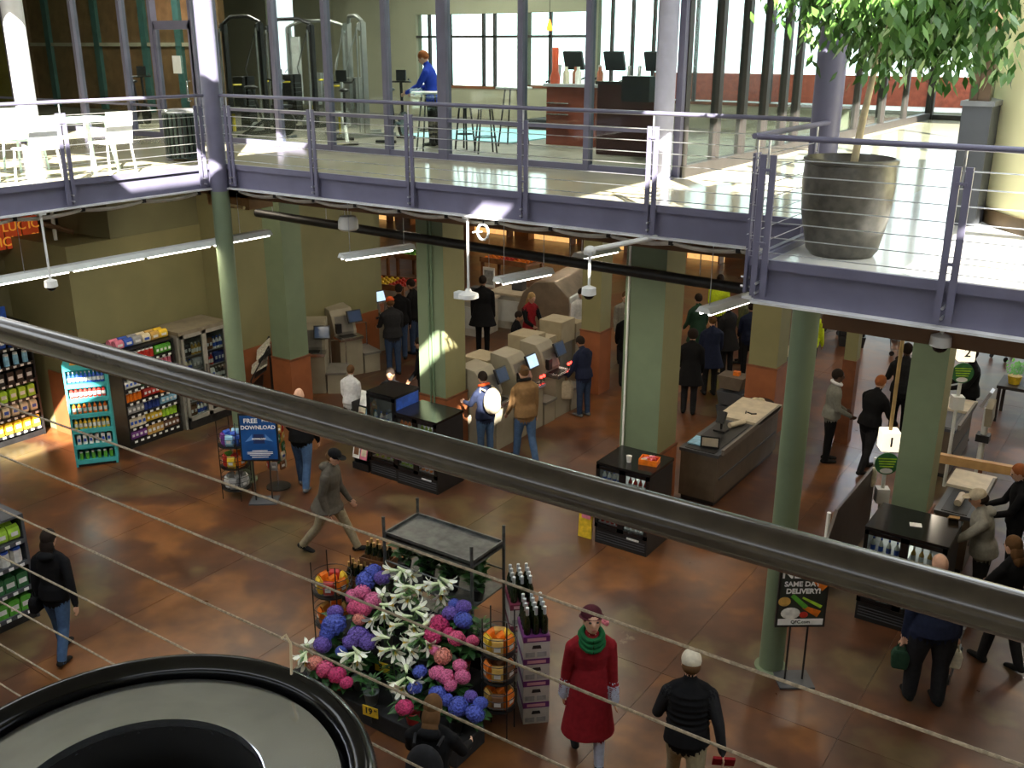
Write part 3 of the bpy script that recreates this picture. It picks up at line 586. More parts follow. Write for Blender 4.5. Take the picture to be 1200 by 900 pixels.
# ================================================================== LAMPS, PIPES AND THINGS HANGING UNDER THE GALLERY
TUBEM = pm('lit_tube', (1, 1, 1), .4, emit=(1, .95, .82), es=9, var=0); LHOUS = pm('lamp_housing', (.62, .64, .62), .45, var=.04)
def fluor(lab, p0, p1, z, wdt=.22, power=22):
    p0 = Vector((p0.x, p0.y, 0)); p1 = Vector((p1.x, p1.y, 0)); d = p1-p0; ln = d.length; a = math.atan2(d.y, d.x)
    t = thing('strip_lamp', lab, 'lamp', (p0.x, p0.y, z), a, 'hanging fluorescent strip lamps'); w = wdt/2
    MB().prism([(-w, 0), (w, 0), (w*.55, .07), (-w*.55, .07)], 'x', 0, ln).build('housing', LHOUS, t)
    n = max(1, round(ln/1.3))
    for k in range(n):
        for s in (-1, 1): tube([(ln*k/n+.04, s*w*.55, -.012), (ln*(k+1)/n-.04, s*w*.55, -.012)], .02, 8).build('light_tube', TUBEM, t, True)
    for x in (ln*.12, ln*.88): tube([(x, 0, .07), (x, 0, ZB+.09-z)], .005, 6).build('hanger_wire', STEEL, t)
    for k in range(max(1, round(ln/2.2))):
        la = bpy.data.lights.new('strip_lamp_light', 'AREA'); la.shape = 'RECTANGLE'; la.size = min(ln, 2.2)*.9; la.size_y = wdt; la.energy = power*min(ln, 2.2); la.color = (1, .88, .68)
        lo = bpy.data.objects.new('strip_lamp_light', la); COL.objects.link(lo); lo.parent = t; nn_ = max(1, round(ln/2.2)); lo.location = (ln*(k+.5)/nn_, 0, -.05)
zl = 4.0
fluor('long fluorescent strip lamp under the left gallery', G(-20, 334, zl), G(314, 274, zl), zl, .26, 16)
fluor('fluorescent strip lamp beside the white speaker', G(400, 303, zl), G(483, 291, zl), zl)
fluor('fluorescent strip lamp over the big man in black', G(583, 331, zl), G(644, 319, zl), zl)
fluor('fluorescent strip lamp behind the rod with the sensor', G(676, 302, zl), G(722, 293, zl), zl)
fluor('fluorescent strip lamp under the corner of the wing', G(824, 367, zl), G(880, 349, zl), zl)
# unseen ceiling panels added under the gallery, hidden behind the beams
PANEL = pm('lit_panel', (1, 1, 1), .5, emit=(1, .9, .72), es=4, var=0)
def panel(x, y, e, lab, z=ZB+.08, col=(1, .86, .66)):
    t = thing('unseen_ceiling_light', lab, 'lamp', (x, y, z), group='unseen added ceiling lights'); box(-.3, -.6, -.015, .3, .6, 0.02).build('frame', LHOUS, t); box(-.27, -.57, -.02, .27, .57, -.015).build('diffuser', PANEL, t)
    la = bpy.data.lights.new('unseen_panel_light', 'AREA'); la.shape = 'RECTANGLE'; la.size = .55; la.size_y = 1.15; la.energy = e*.50; la.color = col
    lo = bpy.data.objects.new('unseen_panel_light', la); COL.objects.link(lo); lo.parent = t; lo.location = (0, 0, -.03)
for x, y, e, l_ in ((-12.3, 14.8, 75, 'over the left self checkouts'), (-8.2, 14.9, 75, 'over the right self checkouts'), (-4.2, 14.6, 45, 'over the checkout belt'), (-.6, 14.2, 75, 'over checkout lane one'), (-12.3, 19.5, 75, 'behind the left self checkouts'), (-8, 19.8, 35, 'behind the rust based column'),
                 (-3.6, 21.0, 160, 'over the shopper in denim'), (-.5, 19, 90, 'over checkout lane two'), (-17.5, 22, 80, 'over the produce tables'), (-12.5, 25, 100, 'over the far aisle'), (-6, 26, 260, 'over the parked trolleys'), (-1.5, 27, 260, 'at the far right'), (-18, 29, 90, 'by the far shelves'), (-14.2, 11.3, 55, 'over the drink coolers'), (-15.5, 6.5, 50, 'over the left gallery shelves'), (-1.2, 10.3, 50, 'under the wing near the sign')):
    panel(x, y, e, 'unseen added ceiling light '+l_, col=(.82, .9, 1) if y > 25.5 and x > -10 else (1, .86, .66))  # cool panels stand in for daylight from the far doors
# black pipe, cable runs
a_, b_ = AY(395, 258, 12.0), AY(900, 343, 12.0); zz = (a_.z+b_.z)/2
t = thing('black_pipe', 'thick black pipe slung under the middle gallery', 'pipe', (0, 0, 0)); tube([(-13.7, 12.0, zz+.05), b_], .075, 12).build('pipe', BLACK, t, True)
for x in (-13.3, -12, -9, -7.2, -5.2): tube([(x, 12, zz), (x, 12, ZB+.12)], .008, 6).build('hanger_rod', STEEL, t)
WC = pm('white_cable_bundle', (.62, .60, .55), .5, var=.15)
def cable_run(lab, p0, p1, n, off):
    p0 = Vector(p0); p1 = Vector(p1); t = thing('cable_run', lab, 'cable', p0, group='cable runs clipped under the gallery'); pts = []
    for k in range(n*6+1):
        u = k/(n*6); s = 1-(2*((u*n) % 1)-1)**2; pts.append((p1-p0)*u+Vector((0, 0, -.035*s)))
    tube(pts, .018, 6).build('cable', WC, t, True)
    tube([q+Vector((off[0], off[1], -.03)) for q in pts], .012, 6).build('cable', WC, t, True)
    for k in range(n+1): q = (p1-p0)*(k/n); MB().cbox(q+Vector((0, 0, .03)), (.05, .05, .12)).build('clip', BLACK, t)
cable_run('white cables clipped under the middle gallery beam', (XL+.3, YC+.06, ZB-.07), (XW-.25, YC+.06, ZB-.07), 11, (0, .05)); cable_run('white cables clipped under the left gallery beam', (XL-.06, 3, ZB-.07), (XL-.06, YC-.4, ZB-.07), 7, (-.05, 0))
# hanging sensors and cameras
def dome(lab, top, bot, kind=0):
    t = thing('dome_camera', lab, 'camera', bot, group='ceiling hung cameras and sensors'); top = Vector(top)-Vector(bot)
    tube([(0, 0, .06), (0, 0, top.z)], .016, 8).build('rod', WHITE, t, True)
    if kind == 0:
        lathe([(.03, .08), (.08, .06), (.085, -.02), (.06, -.03)], 20).build('housing', WHITE, t, True); MB().ell((0, 0, -.03), (.06, .06, .05)).build('lens_dome', BLACKG, t, True)
    else:
        lathe([(.03, .09), (.05, .05), (.13, .02), (.135, -.03), (.10, -.045)], 20).build('housing', WHITE, t, True); box(-.2, -.06, -.06, -.08, .06, .03).build('junction_box', LHOUS, t)
    box(-.05, -.05, top.z-.03, .05, .05, top.z+.01).build('mount', LHOUS, t)
q = AX(60, 334, XL+.06); dome('dome camera on a rod below the left gallery', (q.x, q.y, ZB-.02), q)
q = AY(549, 346, YC-.04); dome('white disc sensor on a rod in front of the sunlit column', (q.x, q.y, ZB-.02), q, 1)
q = AY(690, 343, YC-.6); t = dome('small sensor on a bracket arm under the middle gallery', (q.x, q.y, 4.72), q)
q2 = AY(690, 300, YC-.6); t = thing('bracket_arm', 'pale bracket arm holding the small sensor', 'bracket', (q.x, q.y, 4.74)); tube([(0, 0, 0), (.55, .6, .12)], .03, 8).build('arm', WHITE, t, True); MB().ell((0, 0, 0), (.07, .07, .05)).build('elbow', WHITE, t, True)
q = AY(1102, 402, YW+.25); dome('small dome camera under the wing', (q.x, q.y, ZB), q)
q = AY(566, 272, YC-.02); t = thing('coiled_cable', 'white coil of cable hung from the gallery beam', 'cable coil', q); o = MB(); o.tube([(.085*math.cos(a*.262), 0, .10*math.sin(a*.262)) for a in range(25)], .016, 8, caps=False); o.build('coil', WHITE, t, True); tube([(-.16, 0, -.02), (0, -.03, .01)], .012, 6).build('plug_lead', WHITE, t, True); tube([(0, 0, .1), (0, .04, ZB-q.z-.01)], .008, 6).build('tie', BLACK, t)
q = AY(408, 262, 10.9); t = thing('ceiling_speaker', 'white drum shaped speaker hanging under the gallery', 'speaker', q); lathe([(.12, .11), (.15, .05), (.155, -.07), (.12, -.1), (.1, -.1)], 20).build('cabinet', WHITE, t, True)
for s in (-1, 1): tube([(s*.06, 0, .1), (s*.09, 0, ZB+.09-q.z)], .006, 6).build('wire', STEEL, t)
# red banner at the far left
BNR = pm('red_banner_print', (.45, .05, .015), .6, var=.25, scale=3, emit=(.6, .08, .02), es=.25); BTX = pm('banner_yellow', (.9, .42, .05), .6, emit=(.9, .4, .05), es=.35)
xb = -17.6; q0 = AX(-40, 270, xb); q1 = AX(46, 270, xb); zt = AX(20, 255, xb).z; zb = AX(20, 290, xb).z
t = thing('banner_sign', 'red and orange backlit banner with yellow letters, high at the far left', 'sign', (xb, q1.y, zb)); L_ = q1.y-q0.y
for k in range(4): box(-.02, -L_+L_*k/4+.02, 0, .02, -L_+L_*(k+1)/4-.02, zt-zb).build('panel', BNR, t)
for s_, dz, yy in (('CLASSIC', .08, -.80), ('LA', .08, -.36), ('LUC', .34, -.40), ('FI FI', .6, -.45), ('SI', .08, -.12), ('IC', .34, -.12)): text(s_, .24, BTX, t, (.03, yy*L_+.05, dz+.05), (0, 0, math.pi/2), .006)
for y in (-L_+.1, -.1): tube([(0, y, zt-zb), (0, y, ZB+.09-zb)], .01, 6).build('hanger', STEEL, t)

pa, pb2 = AX(50, 262, -16.6), AX(88, 292, -16.6); pb2.z = max(pb2.z, 3.72); t = thing('diagonal_brace', 'brown diagonal brace and grey post in the dark recess above the left wall', 'brace', (0, 0, 0)); tube([pa, pb2], .05, 8).build('brace', BROWN, t, True); pc3 = AX(68, 298, -16.6); pc3.z = max(pc3.z, 3.63); tube([pc3, (pc3.x, pc3.y, ZB+.1)], .035, 8).build('post', LHOUS, t, True)

t = thing('duct_box', 'tan duct box with a cream elbow pipe behind the left corner column', 'duct', (-13.45, 10.75, 0)); box(0, 0, 4.42, 1.0, .5, ZB+.09).build('duct', pm('tan_duct', (.36, .21, .09), .6), t); tube([(.55, -.06, 4.78), (.55, -.06, 4.48), (.95, -.06, 4.46)], .03, 8).build('elbow_pipe', pm('cream_pipe', (.72, .58, .32), .5), t, True)
t = thing('brown_pipe', 'brown pipe running under the edge of the wing', 'pipe', (0, 0, 0)); tube([(-2.6, 8.85, 4.55), (8, 8.85, 4.55)], .045, 10).build('pipe', pm('copper_brown_pipe', (.26, .13, .06), .5), t, True)
for x in (-2, 1, 4, 7): tube([(x, 8.85, 4.55), (x, 8.85, ZB+.11)], .008, 6).build('hanger_rod', STEEL, t)
# ================================================================== GROUND LEVEL FIXTURES
rng = random.Random(5)
PAL = {}
def pc_(n, c, r=.45, **k): PAL[n] = pm('pack_'+n, c, r, var=.18, scale=14, **k); return PAL[n]
for n, c in dict(red=(.5, .03, .02), orange=(.75, .18, .01), yellow=(.75, .5, .03), green=(.1, .38, .04), lime=(.35, .6, .04), blue=(.03, .10, .5), navy=(.02, .04, .2), white=(.75, .75, .72), black=(.015, .015, .015), brown=(.16, .07, .03), purple=(.2, .05, .3), pink=(.7, .2, .3), teal=(.05, .4, .4), sky=(.25, .5, .7), cream=(.65, .58, .42), grey=(.3, .3, .3), dkgreen=(.03, .14, .05), gold=(.55, .33, .08)).items(): pc_(n, c)
CAPM = pm('bottle_cap_white', (.7, .7, .7), .4)
_pm = {}
def pmesh(kind, col, w, d, h):
    k = (kind, col, w, d, h)
    if k in _pm: return _pm[k]
    m = PAL[col]; o = MB()
    if kind == 'carton': o.box(-w/2, -d/2, 0, w/2, d/2, h*.93); o.prism([(-w/2, h*.93), (w/2, h*.93), (w/2*.6, h), (-w/2*.6, h)], 'y', -d/2, d/2); o.box(-w*.36, -d/2-.002, h*.3, w*.36, -d/2, h*.62, 1)
    elif kind == 'bottle':
        r = min(w, d)/2; o.lathe([(r*.9, 0), (r, .02), (r, h*.58), (r*.38, h*.8), (r*.36, h*.88)], 8); o.lathe([(r*.42, h*.88), (r*.42, h)], 8, mi=1); o.lathe([(r*1.01, h*.18), (r*1.01, h*.5)], 8, mi=1, caps=False)
    elif kind == 'pouch':
        pts = [(0, d*.10), (.15, d*.4), (.5, d*.5), (.85, d*.35), (1, d*.05)]
        for (a, da), (b, db) in zip(pts[:-1], pts[1:]):
            o.add([(-w/2, -da, a*h), (w/2, -da, a*h), (w/2, -db, b*h), (-w/2, -db, b*h), (-w/2, da, a*h), (w/2, da, a*h), (w/2, db, b*h), (-w/2, db, b*h)], [(0, 1, 2, 3), (5, 4, 7, 6), (4, 0, 3, 7), (1, 5, 6, 2)])
        o.box(-w*.3, -d*.5-.002, h*.35, w*.3, -d*.5, h*.62, 1)
    elif kind == 'jar': r = min(w, d)/2; o.lathe([(r, 0), (r, h*.8), (r*.85, h*.84)], 8); o.lathe([(r*.9, h*.84), (r*.9, h)], 8, mi=1)
    me = o.mesh(kind, [m, CAPM if col not in ('white', 'cream') else PAL['blue']]); _pm[k] = me; return me
ORD = ['first', 'second', 'third', 'fourth', 'fifth', 'sixth', 'seventh', 'eighth', 'ninth', 'tenth', 'eleventh', 'twelfth']
NUM = ['bottom', 'second', 'third', 'fourth', 'fifth', 'sixth', 'seventh', 'top']
def stock(kind, col, dims, base, u, n, v, span, label, group, rows=1):
    label = label.replace('dkgreen', 'dark green')
    """n products in a row from base along unit u over span; v = facing direction"""
    a = math.atan2(v.y, v.x)+math.pi/2; me = pmesh(kind, col, *dims)
    for r in range(rows):
        for k in range(n):
            o = bpy.data.objects.new(kind, me); COL.objects.link(o); p = base+u*(span*(k+.5)/n)-v*(r*dims[1]*1.08)
            o.location = p; o.rotation_euler = (0, 0, a+rng.uniform(-.08, .08)); tag(o, label+(', %s from left' % ORD[k] if n > 1 else '')+(', back row' if r else ''), kind, group)
TAGM = pm('price_tag_white', (.8, .8, .78), .5)
def shelf_unit(name, lab, cat, corner, u, v, length, depth, zs, frame, hgt=None, tags=True, back=None, kick=.1, edge_h=.05):
    """open shelving. corner = left front floor corner (seen from the front), u along the front, v out of the front"""
    a = math.atan2(u.y, u.x); t = thing(name, lab, cat, corner, a); s = 1 if Vector((-u.y, u.x, 0)).dot(v) < 0 else -1
    H_ = hgt or zs[-1]+.35
    def bx(nm, x0, y0, z0, x1, y1, z1, m, par=None): y0, y1 = sorted((y0*s, y1*s)); return box(x0, y0, z0, x1, y1, z1).build(nm, m, par or t)
    bx('back_panel', 0, depth-.04, 0, length, depth, H_, back or frame)
    for x in (0, length-.035): bx('side_panel', x, 0, 0, x+.035, depth-.04, H_, frame)
    bx('plinth', .035, .02, 0, length-.035, depth-.04, kick, BLACK); bx('top_panel', 0, 0, H_, length, depth, H_+.03, frame)
    for z in zs:
        sh = bx('shelf', .035, .01, z-.02, length-.035, depth-.04, z, frame); bx('shelf_edge', .03, -.012, z-edge_h, length-.03, .01, z+.005, frame, sh)
        if tags:
            o = MB(); n = int(length/.14)
            for k in range(n):
                x = .05+(length-.1)*(k+.5)/n; y0, y1 = sorted((-.018*s, -.012*s)); o.box(x-.03, y0, z-.045, x+.03, y1, z-.008)
            q = o.build('price_tag', TAGM, sh); q['kind'] = 'stuff'
    return t
X_, Y_ = Vector((1, 0, 0)), Vector((0, 1, 0))
# --- far-left wall shelf, sun on its lower half
zs = [.2, .5, .8, 1.12, 1.45, 1.78]
shelf_unit('wall_shelf', 'tall dark wall shelf at the far left, its lower rows in glaring sun', 'shelf', Vector((-17.0, 7.5, 0)), Y_, X_, 1.85, .7, zs, BLACK, 2.15)
for z, rows in zip(zs, ([('pouch', 'white'), ('carton', 'yellow')], [('carton', 'white'), ('pouch', 'cream')], [('pouch', 'white'), ('carton', 'lime')], [('pouch', 'grey'), ('carton', 'black')], [('bottle', 'blue'), ('jar', 'sky')], [('pouch', 'lime'), ('carton', 'orange'), ('pouch', 'blue')])):
    for k, (kd, c) in enumerate(rows):
        n = 4; sp = 1.75/len(rows); nm_ = NUM[zs.index(z)]
        stock(kd, c, (.13, .1, .22), Vector((-17.06, 7.55+k*sp, z+.001)), Y_, int(sp/.16), X_, sp, '%s %s on %s shelf of far left wall unit' % (c, kd, nm_), 'goods on the far left wall shelf', 1)
q = AX(12, 372, -17.3); t = box(-.05, -.5, 0, .0, .5, .3).build('header_board', PAL['blue'], None, False, (-17.25, 8.6, 2.181)); tag(t, 'blue header board on top of the far left shelf', 'sign')
# --- teal display stand
c0 = G(90, 548, 0); c1 = G(139, 542, 0); u = (c1-c0).normalized(); v = Vector((u.y, -u.x, 0)); TEAL = pm('turquoise_card', (.06, .42, .45), .5, var=.08)
zs = [.12, .40, .68, .96, 1.24, 1.50]
Ld = (c1-c0).length
t = shelf_unit('display_stand', 'turquoise cardboard display stand full of bottles', 'display stand', c0, u, v, Ld, .42, zs, TEAL, 1.74, False, kick=.1, edge_h=.07)
o = MB(); pts = [(0, 1.77)]+[(Ld/2-Ld/2*math.cos(math.pi*k/8), 1.86+.14*math.sin(math.pi*k/8)) for k in range(9)]+[(Ld, 1.77)]
o.prism(pts, 'y', .0, .03); o.build('header_card', TEAL, t); MB().prism([(Ld/2-Ld*.33*math.cos(math.pi*k/8), 1.84+.11*math.sin(math.pi*k/8)) for k in range(9)], 'y', -.004, 0).build('header_print', pm('header_sunburst', (.75, .38, .08), .5), t)
for k_, (z, kd, c, n, h) in enumerate(zip(zs, ('jar', 'carton', 'bottle', 'bottle', 'bottle', 'bottle'), ('green', 'white', 'yellow', 'orange', 'red', 'blue'), (6, 6, 8, 7, 8, 9), (.14, .17, .2, .2, .2, .2))):
    stock(kd, c, (.06, .06, h), c0+u*.05-v*.06+Vector((0, 0, z+.001)), u, n, v, Ld-.1, '%s %s on %s shelf of turquoise stand' % (c, kd, NUM[k_]), 'bottles on the turquoise stand')
for k in range(6): stock('carton', ('white', 'red', 'sky', 'cream', 'navy', 'white')[k], (.08, .06, .07), c0+u*(.02+Ld*k/6)-v*.1+Vector((0, 0, 1.771)), u, 1, v, Ld/6-.02, '%s small carton, %s from the left on top of the turquoise stand' % (('white', 'red', 'sky blue', 'cream', 'navy', 'ivory')[k], ('first', 'second', 'third', 'fourth', 'fifth', 'sixth')[k]), 'cartons on top of the stand')
# --- snack shelves on the left wall
zs = [.14, .38, .62, .86, 1.10, 1.34, 1.58]
ya, yb = 9.78, 10.92
shelf_unit('snack_shelf', 'long dark wall shelf packed with colourful snacks', 'shelf', Vector((-15.02, ya, 0)), Y_, X_, yb-ya, .72, zs, BLACK, 1.80)
COLS = ['purple', 'red', 'pink', 'cream', 'gold', 'green', 'grey', 'yellow', 'brown', 'orange', 'navy', 'lime', 'white', 'red', 'sky', 'yellow', 'dkgreen', 'orange', 'grey', 'cream', 'blue']
for k, z in enumerate(zs):
    for j in range(3):
        c = COLS[(k*3+j*4) % len(COLS)]; kd = ('pouch', 'carton', 'pouch', 'jar')[(k+j) % 4]
        stock(kd, c, (.08, .12, .175), Vector((-15.10, ya+.05+j*.355, z+.001)), Y_, 4, X_, .34, '%s %s, %s part of %s snack shelf' % (c, kd, ('left', 'middle', 'right')[j], NUM[k]), 'snacks on the left wall shelf')
for j, c in enumerate(('pink', 'blue', 'grey', 'cream', 'gold', 'yellow')): stock('pouch', c, (.17, .14, .16), Vector((-15.2, ya+.03+j*.185, 1.831)), Y_, 1, X_, .18, '%s bag on top of snack shelf, %s from the left' % (c, ('first', 'second', 'third', 'fourth', 'fifth', 'sixth')[j]), 'bags on top of the snack shelf', 2)
# --- glass door cooler
y0, y1 = 10.97, 12.1; xF = -14.92; CG = pm('cooler_grey_trim', (.27, .26, .23), .45)
t = thing('glass_door_cooler', 'grey upright cooler with two glass doors beside the round column', 'cooler', (xF, y0, 0)); W_ = y1-y0
box(-.75, 0, 0, -.70, W_, 1.85).build('back_panel', CG, t)
for y in (0, W_-.05): box(-.7, y, .0, -.06, y+.05, 1.85).build('side_panel', CG, t)
box(-.75, 0, 1.85, 0, W_, 1.92).build('top_panel', pm('cooler_top', (.20, .17, .12), .6), t); box(-.7, .05, 0, 0, W_-.05, .16).build('kick_plate', BLACK, t)
for i in range(2):
    a, b = .05+i*(W_-.1)/2, .05+(i+1)*(W_-.1)/2
    d = box(-.05, a, .16, 0, a+.05, 1.85).build('door', CG, t); box(-.05, b-.05, .16, 0, b, 1.85).build('stile', CG, d); box(-.05, a, 1.78, 0, b, 1.85).build('rail', CG, d); box(-.05, a, .16, 0, b, .24).build('rail', CG, d)
    box(-.03, a+.05, .24, -.02, b-.05, 1.78).build('pane', GLASSD, d); tube([(.03, b-.03 if i == 0 else a+.03, .8), (.03, b-.03 if i == 0 else a+.03, 1.2)], .012, 8).build('handle', CHROME, d, True)
zs = [.2, .5, .8, 1.1, 1.4]
for k, z in enumerate(zs):
    box(-.68, .05, z-.02, -.1, W_-.05, z).build('shelf', STEEL, t)
    for j in range(4):
        c = ('brown', 'cream', 'white', 'grey', 'black', 'red', 'gold', 'navy')[(k*3+j*2) % 8]
        stock('bottle' if (k+j) % 2 else 'pouch', c, (.075, .08, .23), Vector((xF-.13, y0+.08+j*.25, z+.001)), Y_, 3, X_, .24, '%s drink, %s cooler shelf, %s block' % (c, NUM[k], ('first', 'second', 'third', 'fourth')[j]), 'drinks in the glass door cooler')
# --- newspaper rack
q = G(312, 458, 0)+Vector((.38, -.42, 0)); t = thing('newspaper_rack', 'black tiered rack of newspapers by the green square column', 'rack', q, -.75)
for x in (-.36, .36): tube([(x, -.2, 0), (x, -.2, .55), (x, .2, 1.25)], .015, 6).build('frame', BLACK, t); tube([(x, .2, 0), (x, .2, 1.25)], .015, 6).build('leg', BLACK, t)
for z, y in ((.35, -.1), (.68, .0), (1.0, .1)): MB().cbox((0, y, z), (.74, .3, .015), rx=.6).build('tray', BLACK, t)
NEWS = pm('newsprint', (.62, .60, .52), .8, var=.35, scale=40)
k_ = 0
for z, y in ((.68, .0), (1.0, .1)):
    for x in (-.19, .19):
        o = MB().cbox((0, 0, 0), (.3, .36, .03), rx=.75 if z > .9 else .5).build('newspaper', NEWS, None, False, (q.x+math.cos(-.75)*x-math.sin(-.75)*(y-.02), q.y+math.sin(-.75)*x+math.cos(-.75)*(y-.02), z+.09)); o.rotation_euler = (0, 0, -.75)
        tag(o, 'folded newspaper, %s %s of the rack' % (('left', 'right')[x > 0], 'upper tier' if z > .9 else 'lower tier'), 'newspaper', 'newspapers on the rack'); k_ += 1
# --- blue easel sign and snack rack
SIGNB = pm('poster_blue', (.01, .085, .30), .4, var=.3, scale=2); LET = pm('lettering_white', (.85, .85, .85), .5)
pb = G(310, 587, 0); t = thing('floor_sign', 'blue poster sign on a slim metal stand reading FREE DOWNLOAD', 'sign', pb, _ya*1+.05)
box(-.22, -.16, 0, .22, .16, .02).build('foot_plate', GREYD, t)
for x in (-.13, .13): tube([(x, 0, .02), (x, 0, .75)], .012, 6).build('pole', DARK, t)
bd = MB().cbox((0, 0, 1.10), (.60, .035, .80)).build('poster_board', BLACK, t); box(-.275, -.022, .73, .275, -.018, 1.47).build('poster', SIGNB, bd)
for s_, sz, zz_, xx in (('FREE', .105, 1.38, -.11), ('DOWNLOAD', .088, 1.27, 0), ('Friday', .07, 1.39, .15), ('FREE Friday', .04, 1.12, 0), ('DOWNLOAD', .035, 1.08, 0), ('with your card', .04, .88, 0), ('a new free item every friday', .026, .84, 0), ('load it and pick it up in store', .026, .81, 0)):
    if s_ in ('with your card', 'a new free item every friday', 'load it and pick it up in store', 'FREE Friday'): continue
    text(s_, sz, LET, bd, (xx, -.024, zz_), bold=.002)
GLOW = pm('poster_glow', (.12, .3, .7), .4)
MB().prism([(-.09, 1.0), (.09, 1.0), (.075, 1.16), (-.075, 1.16)], 'y', -.0235, -.022).build('emblem', pm('emblem_navy', (.02, .04, .14), .4), bd)
for s in (-1, 1): MB().prism([(s*.10, 1.06), (s*.22, 1.03), (s*.10, 1.16)], 'y', -.0232, -.022).build('glow_ray', GLOW, bd)
o = MB()
for z, w_ in ((.88, .12), (.855, .2), (.83, .2), (.805, .16), (.77, .13)): o.box(-w_, -.0232, z-.005, w_, -.022, z+.006)
o.build('fine_print', LET, bd)
def snack_rack(name, lab, p, rz, tiers, cols, r=.2, grp='bagged snacks', nper=7):
    t = thing(name, lab, 'rack', p, rz)
    for k in range(4): a = k*math.pi/2+.78; tube([(r*1.08*math.cos(a), r*1.08*math.sin(a), 0), (r*1.08*math.cos(a), r*1.08*math.sin(a), tiers[-1]+.42)], .008, 6).build('upright', BLACK, t)
    for k, z in enumerate(tiers):
        MB().cyl((0, 0, z-.012), r*1.05, .012, 16).build('tray', BLACK, t, True)
        for dz in (.06, .14, .22): torus(r*1.08, .005, z+dz, 20, 5).build('hoop', BLACK, t)
        rg = random.Random(k*7+3); c = cols[k]
        for j in range(nper):
            a = j*2*math.pi/(nper-1); rad = r*.68 if j else 0; me = pmesh('pouch', c[j % len(c)], .115, .09, .2)
            o = bpy.data.objects.new('snack_bag', me); COL.objects.link(o); o.location = Vector(p)+Vector((rad*math.cos(a), rad*math.sin(a), z+.002)); o.rotation_euler = (rg.uniform(-.15, .15)*0, 0, a+math.pi/2); tag(o, '%s snack bag, %s tier of %s, %s bag' % (c[j % len(c)], ('lowest', 'middle', 'upper', 'top')[k], grp, 'centre' if not j else ORD[j-1]), 'snack bag', grp)
    return t
snack_rack('wire_rack', 'black wire rack of bagged snacks behind the blue sign', G(283, 577, 0)+Vector((.06, -.12, 0)), .3, (.18, .55, .92), (['grey', 'white', 'grey'], ['red', 'yellow', 'orange', 'green'], ['blue', 'purple', 'sky']), .22, 'wire rack behind the blue sign')
# rack of hanging cards right of the sign
p = G(325, 575, 0)+Vector((-.1, .12, 0)); t = thing('spinner_rack', 'spinner rack of hanging snack packets right of the blue sign', 'rack', p); tube([(0, 0, 0), (0, 0, 1.5)], .015, 8).build('pole', CHROME, t); MB().cyl((0, 0, 0), .2, .02, 16).build('foot', BLACK, t)
for zz_ in range(7):
    for j in range(6):
        a = j*math.pi/3+zz_*.2; me = pmesh('pouch', ('brown', 'cream', 'dkgreen', 'gold', 'red', 'grey')[(j+zz_) % 6], .1, .03, .15); o = bpy.data.objects.new('packet', me); COL.objects.link(o); o.parent = t; o.location = (.14*math.cos(a), .14*math.sin(a), .35+zz_*.16); o.rotation_euler = (0, 0, a+math.pi/2)
# --- magazine rack and drink coolers in front of the sunlit column
def face_frame(o): return o
p = Vector((-10.98, 11.45, 0)); t = thing('magazine_rack', 'black magazine rack left of the drink coolers', 'rack', p)
box(-.18, .0, 0, .18, .4, .12).build('base', BLACK, t); box(-.18, .36, .12, .18, .4, 1.25).build('back_panel', BLACK, t)
for x in (-.18, .16): box(x, .05, .12, x+.02, .36, 1.2).build('side_panel', BLACK, t)
MAGC = ['white', 'pink', 'black', 'red', 'cream', 'sky']; k_ = 0
for z, y in ((.2, .0), (.5, .08), (.8, .16), (1.08, .24)):
    MB().cbox((0, y+.04, z), (.34, .06, .02)).build('ledge', BLACK, t)
    for x in (-.085, .085):
        o = MB().cbox((0, 0, .13), (.15, .012, .26), rx=-.25).build('magazine', PAL[MAGC[k_ % 6]], None, False, p+Vector((x, y+.02, z+.012))); MB().cbox((0, -.008+.0, .12), (.11, .004, .12), rx=-.25).build('cover_photo', PAL[('brown', 'cream', 'white', 'sky')[k_ % 4]], o)
        tag(o, '%s magazine, %s %s pocket of the magazine rack' % (MAGC[k_ % 6], ('lowest', 'second', 'third', 'top')[k_//2], ('left', 'right')[k_ % 2]), 'magazine', 'magazines on the rack'); k_ += 1
LITI = pm('cooler_light_box', (.9, .9, .85), .5, emit=(1, .96, .80), es=.9)
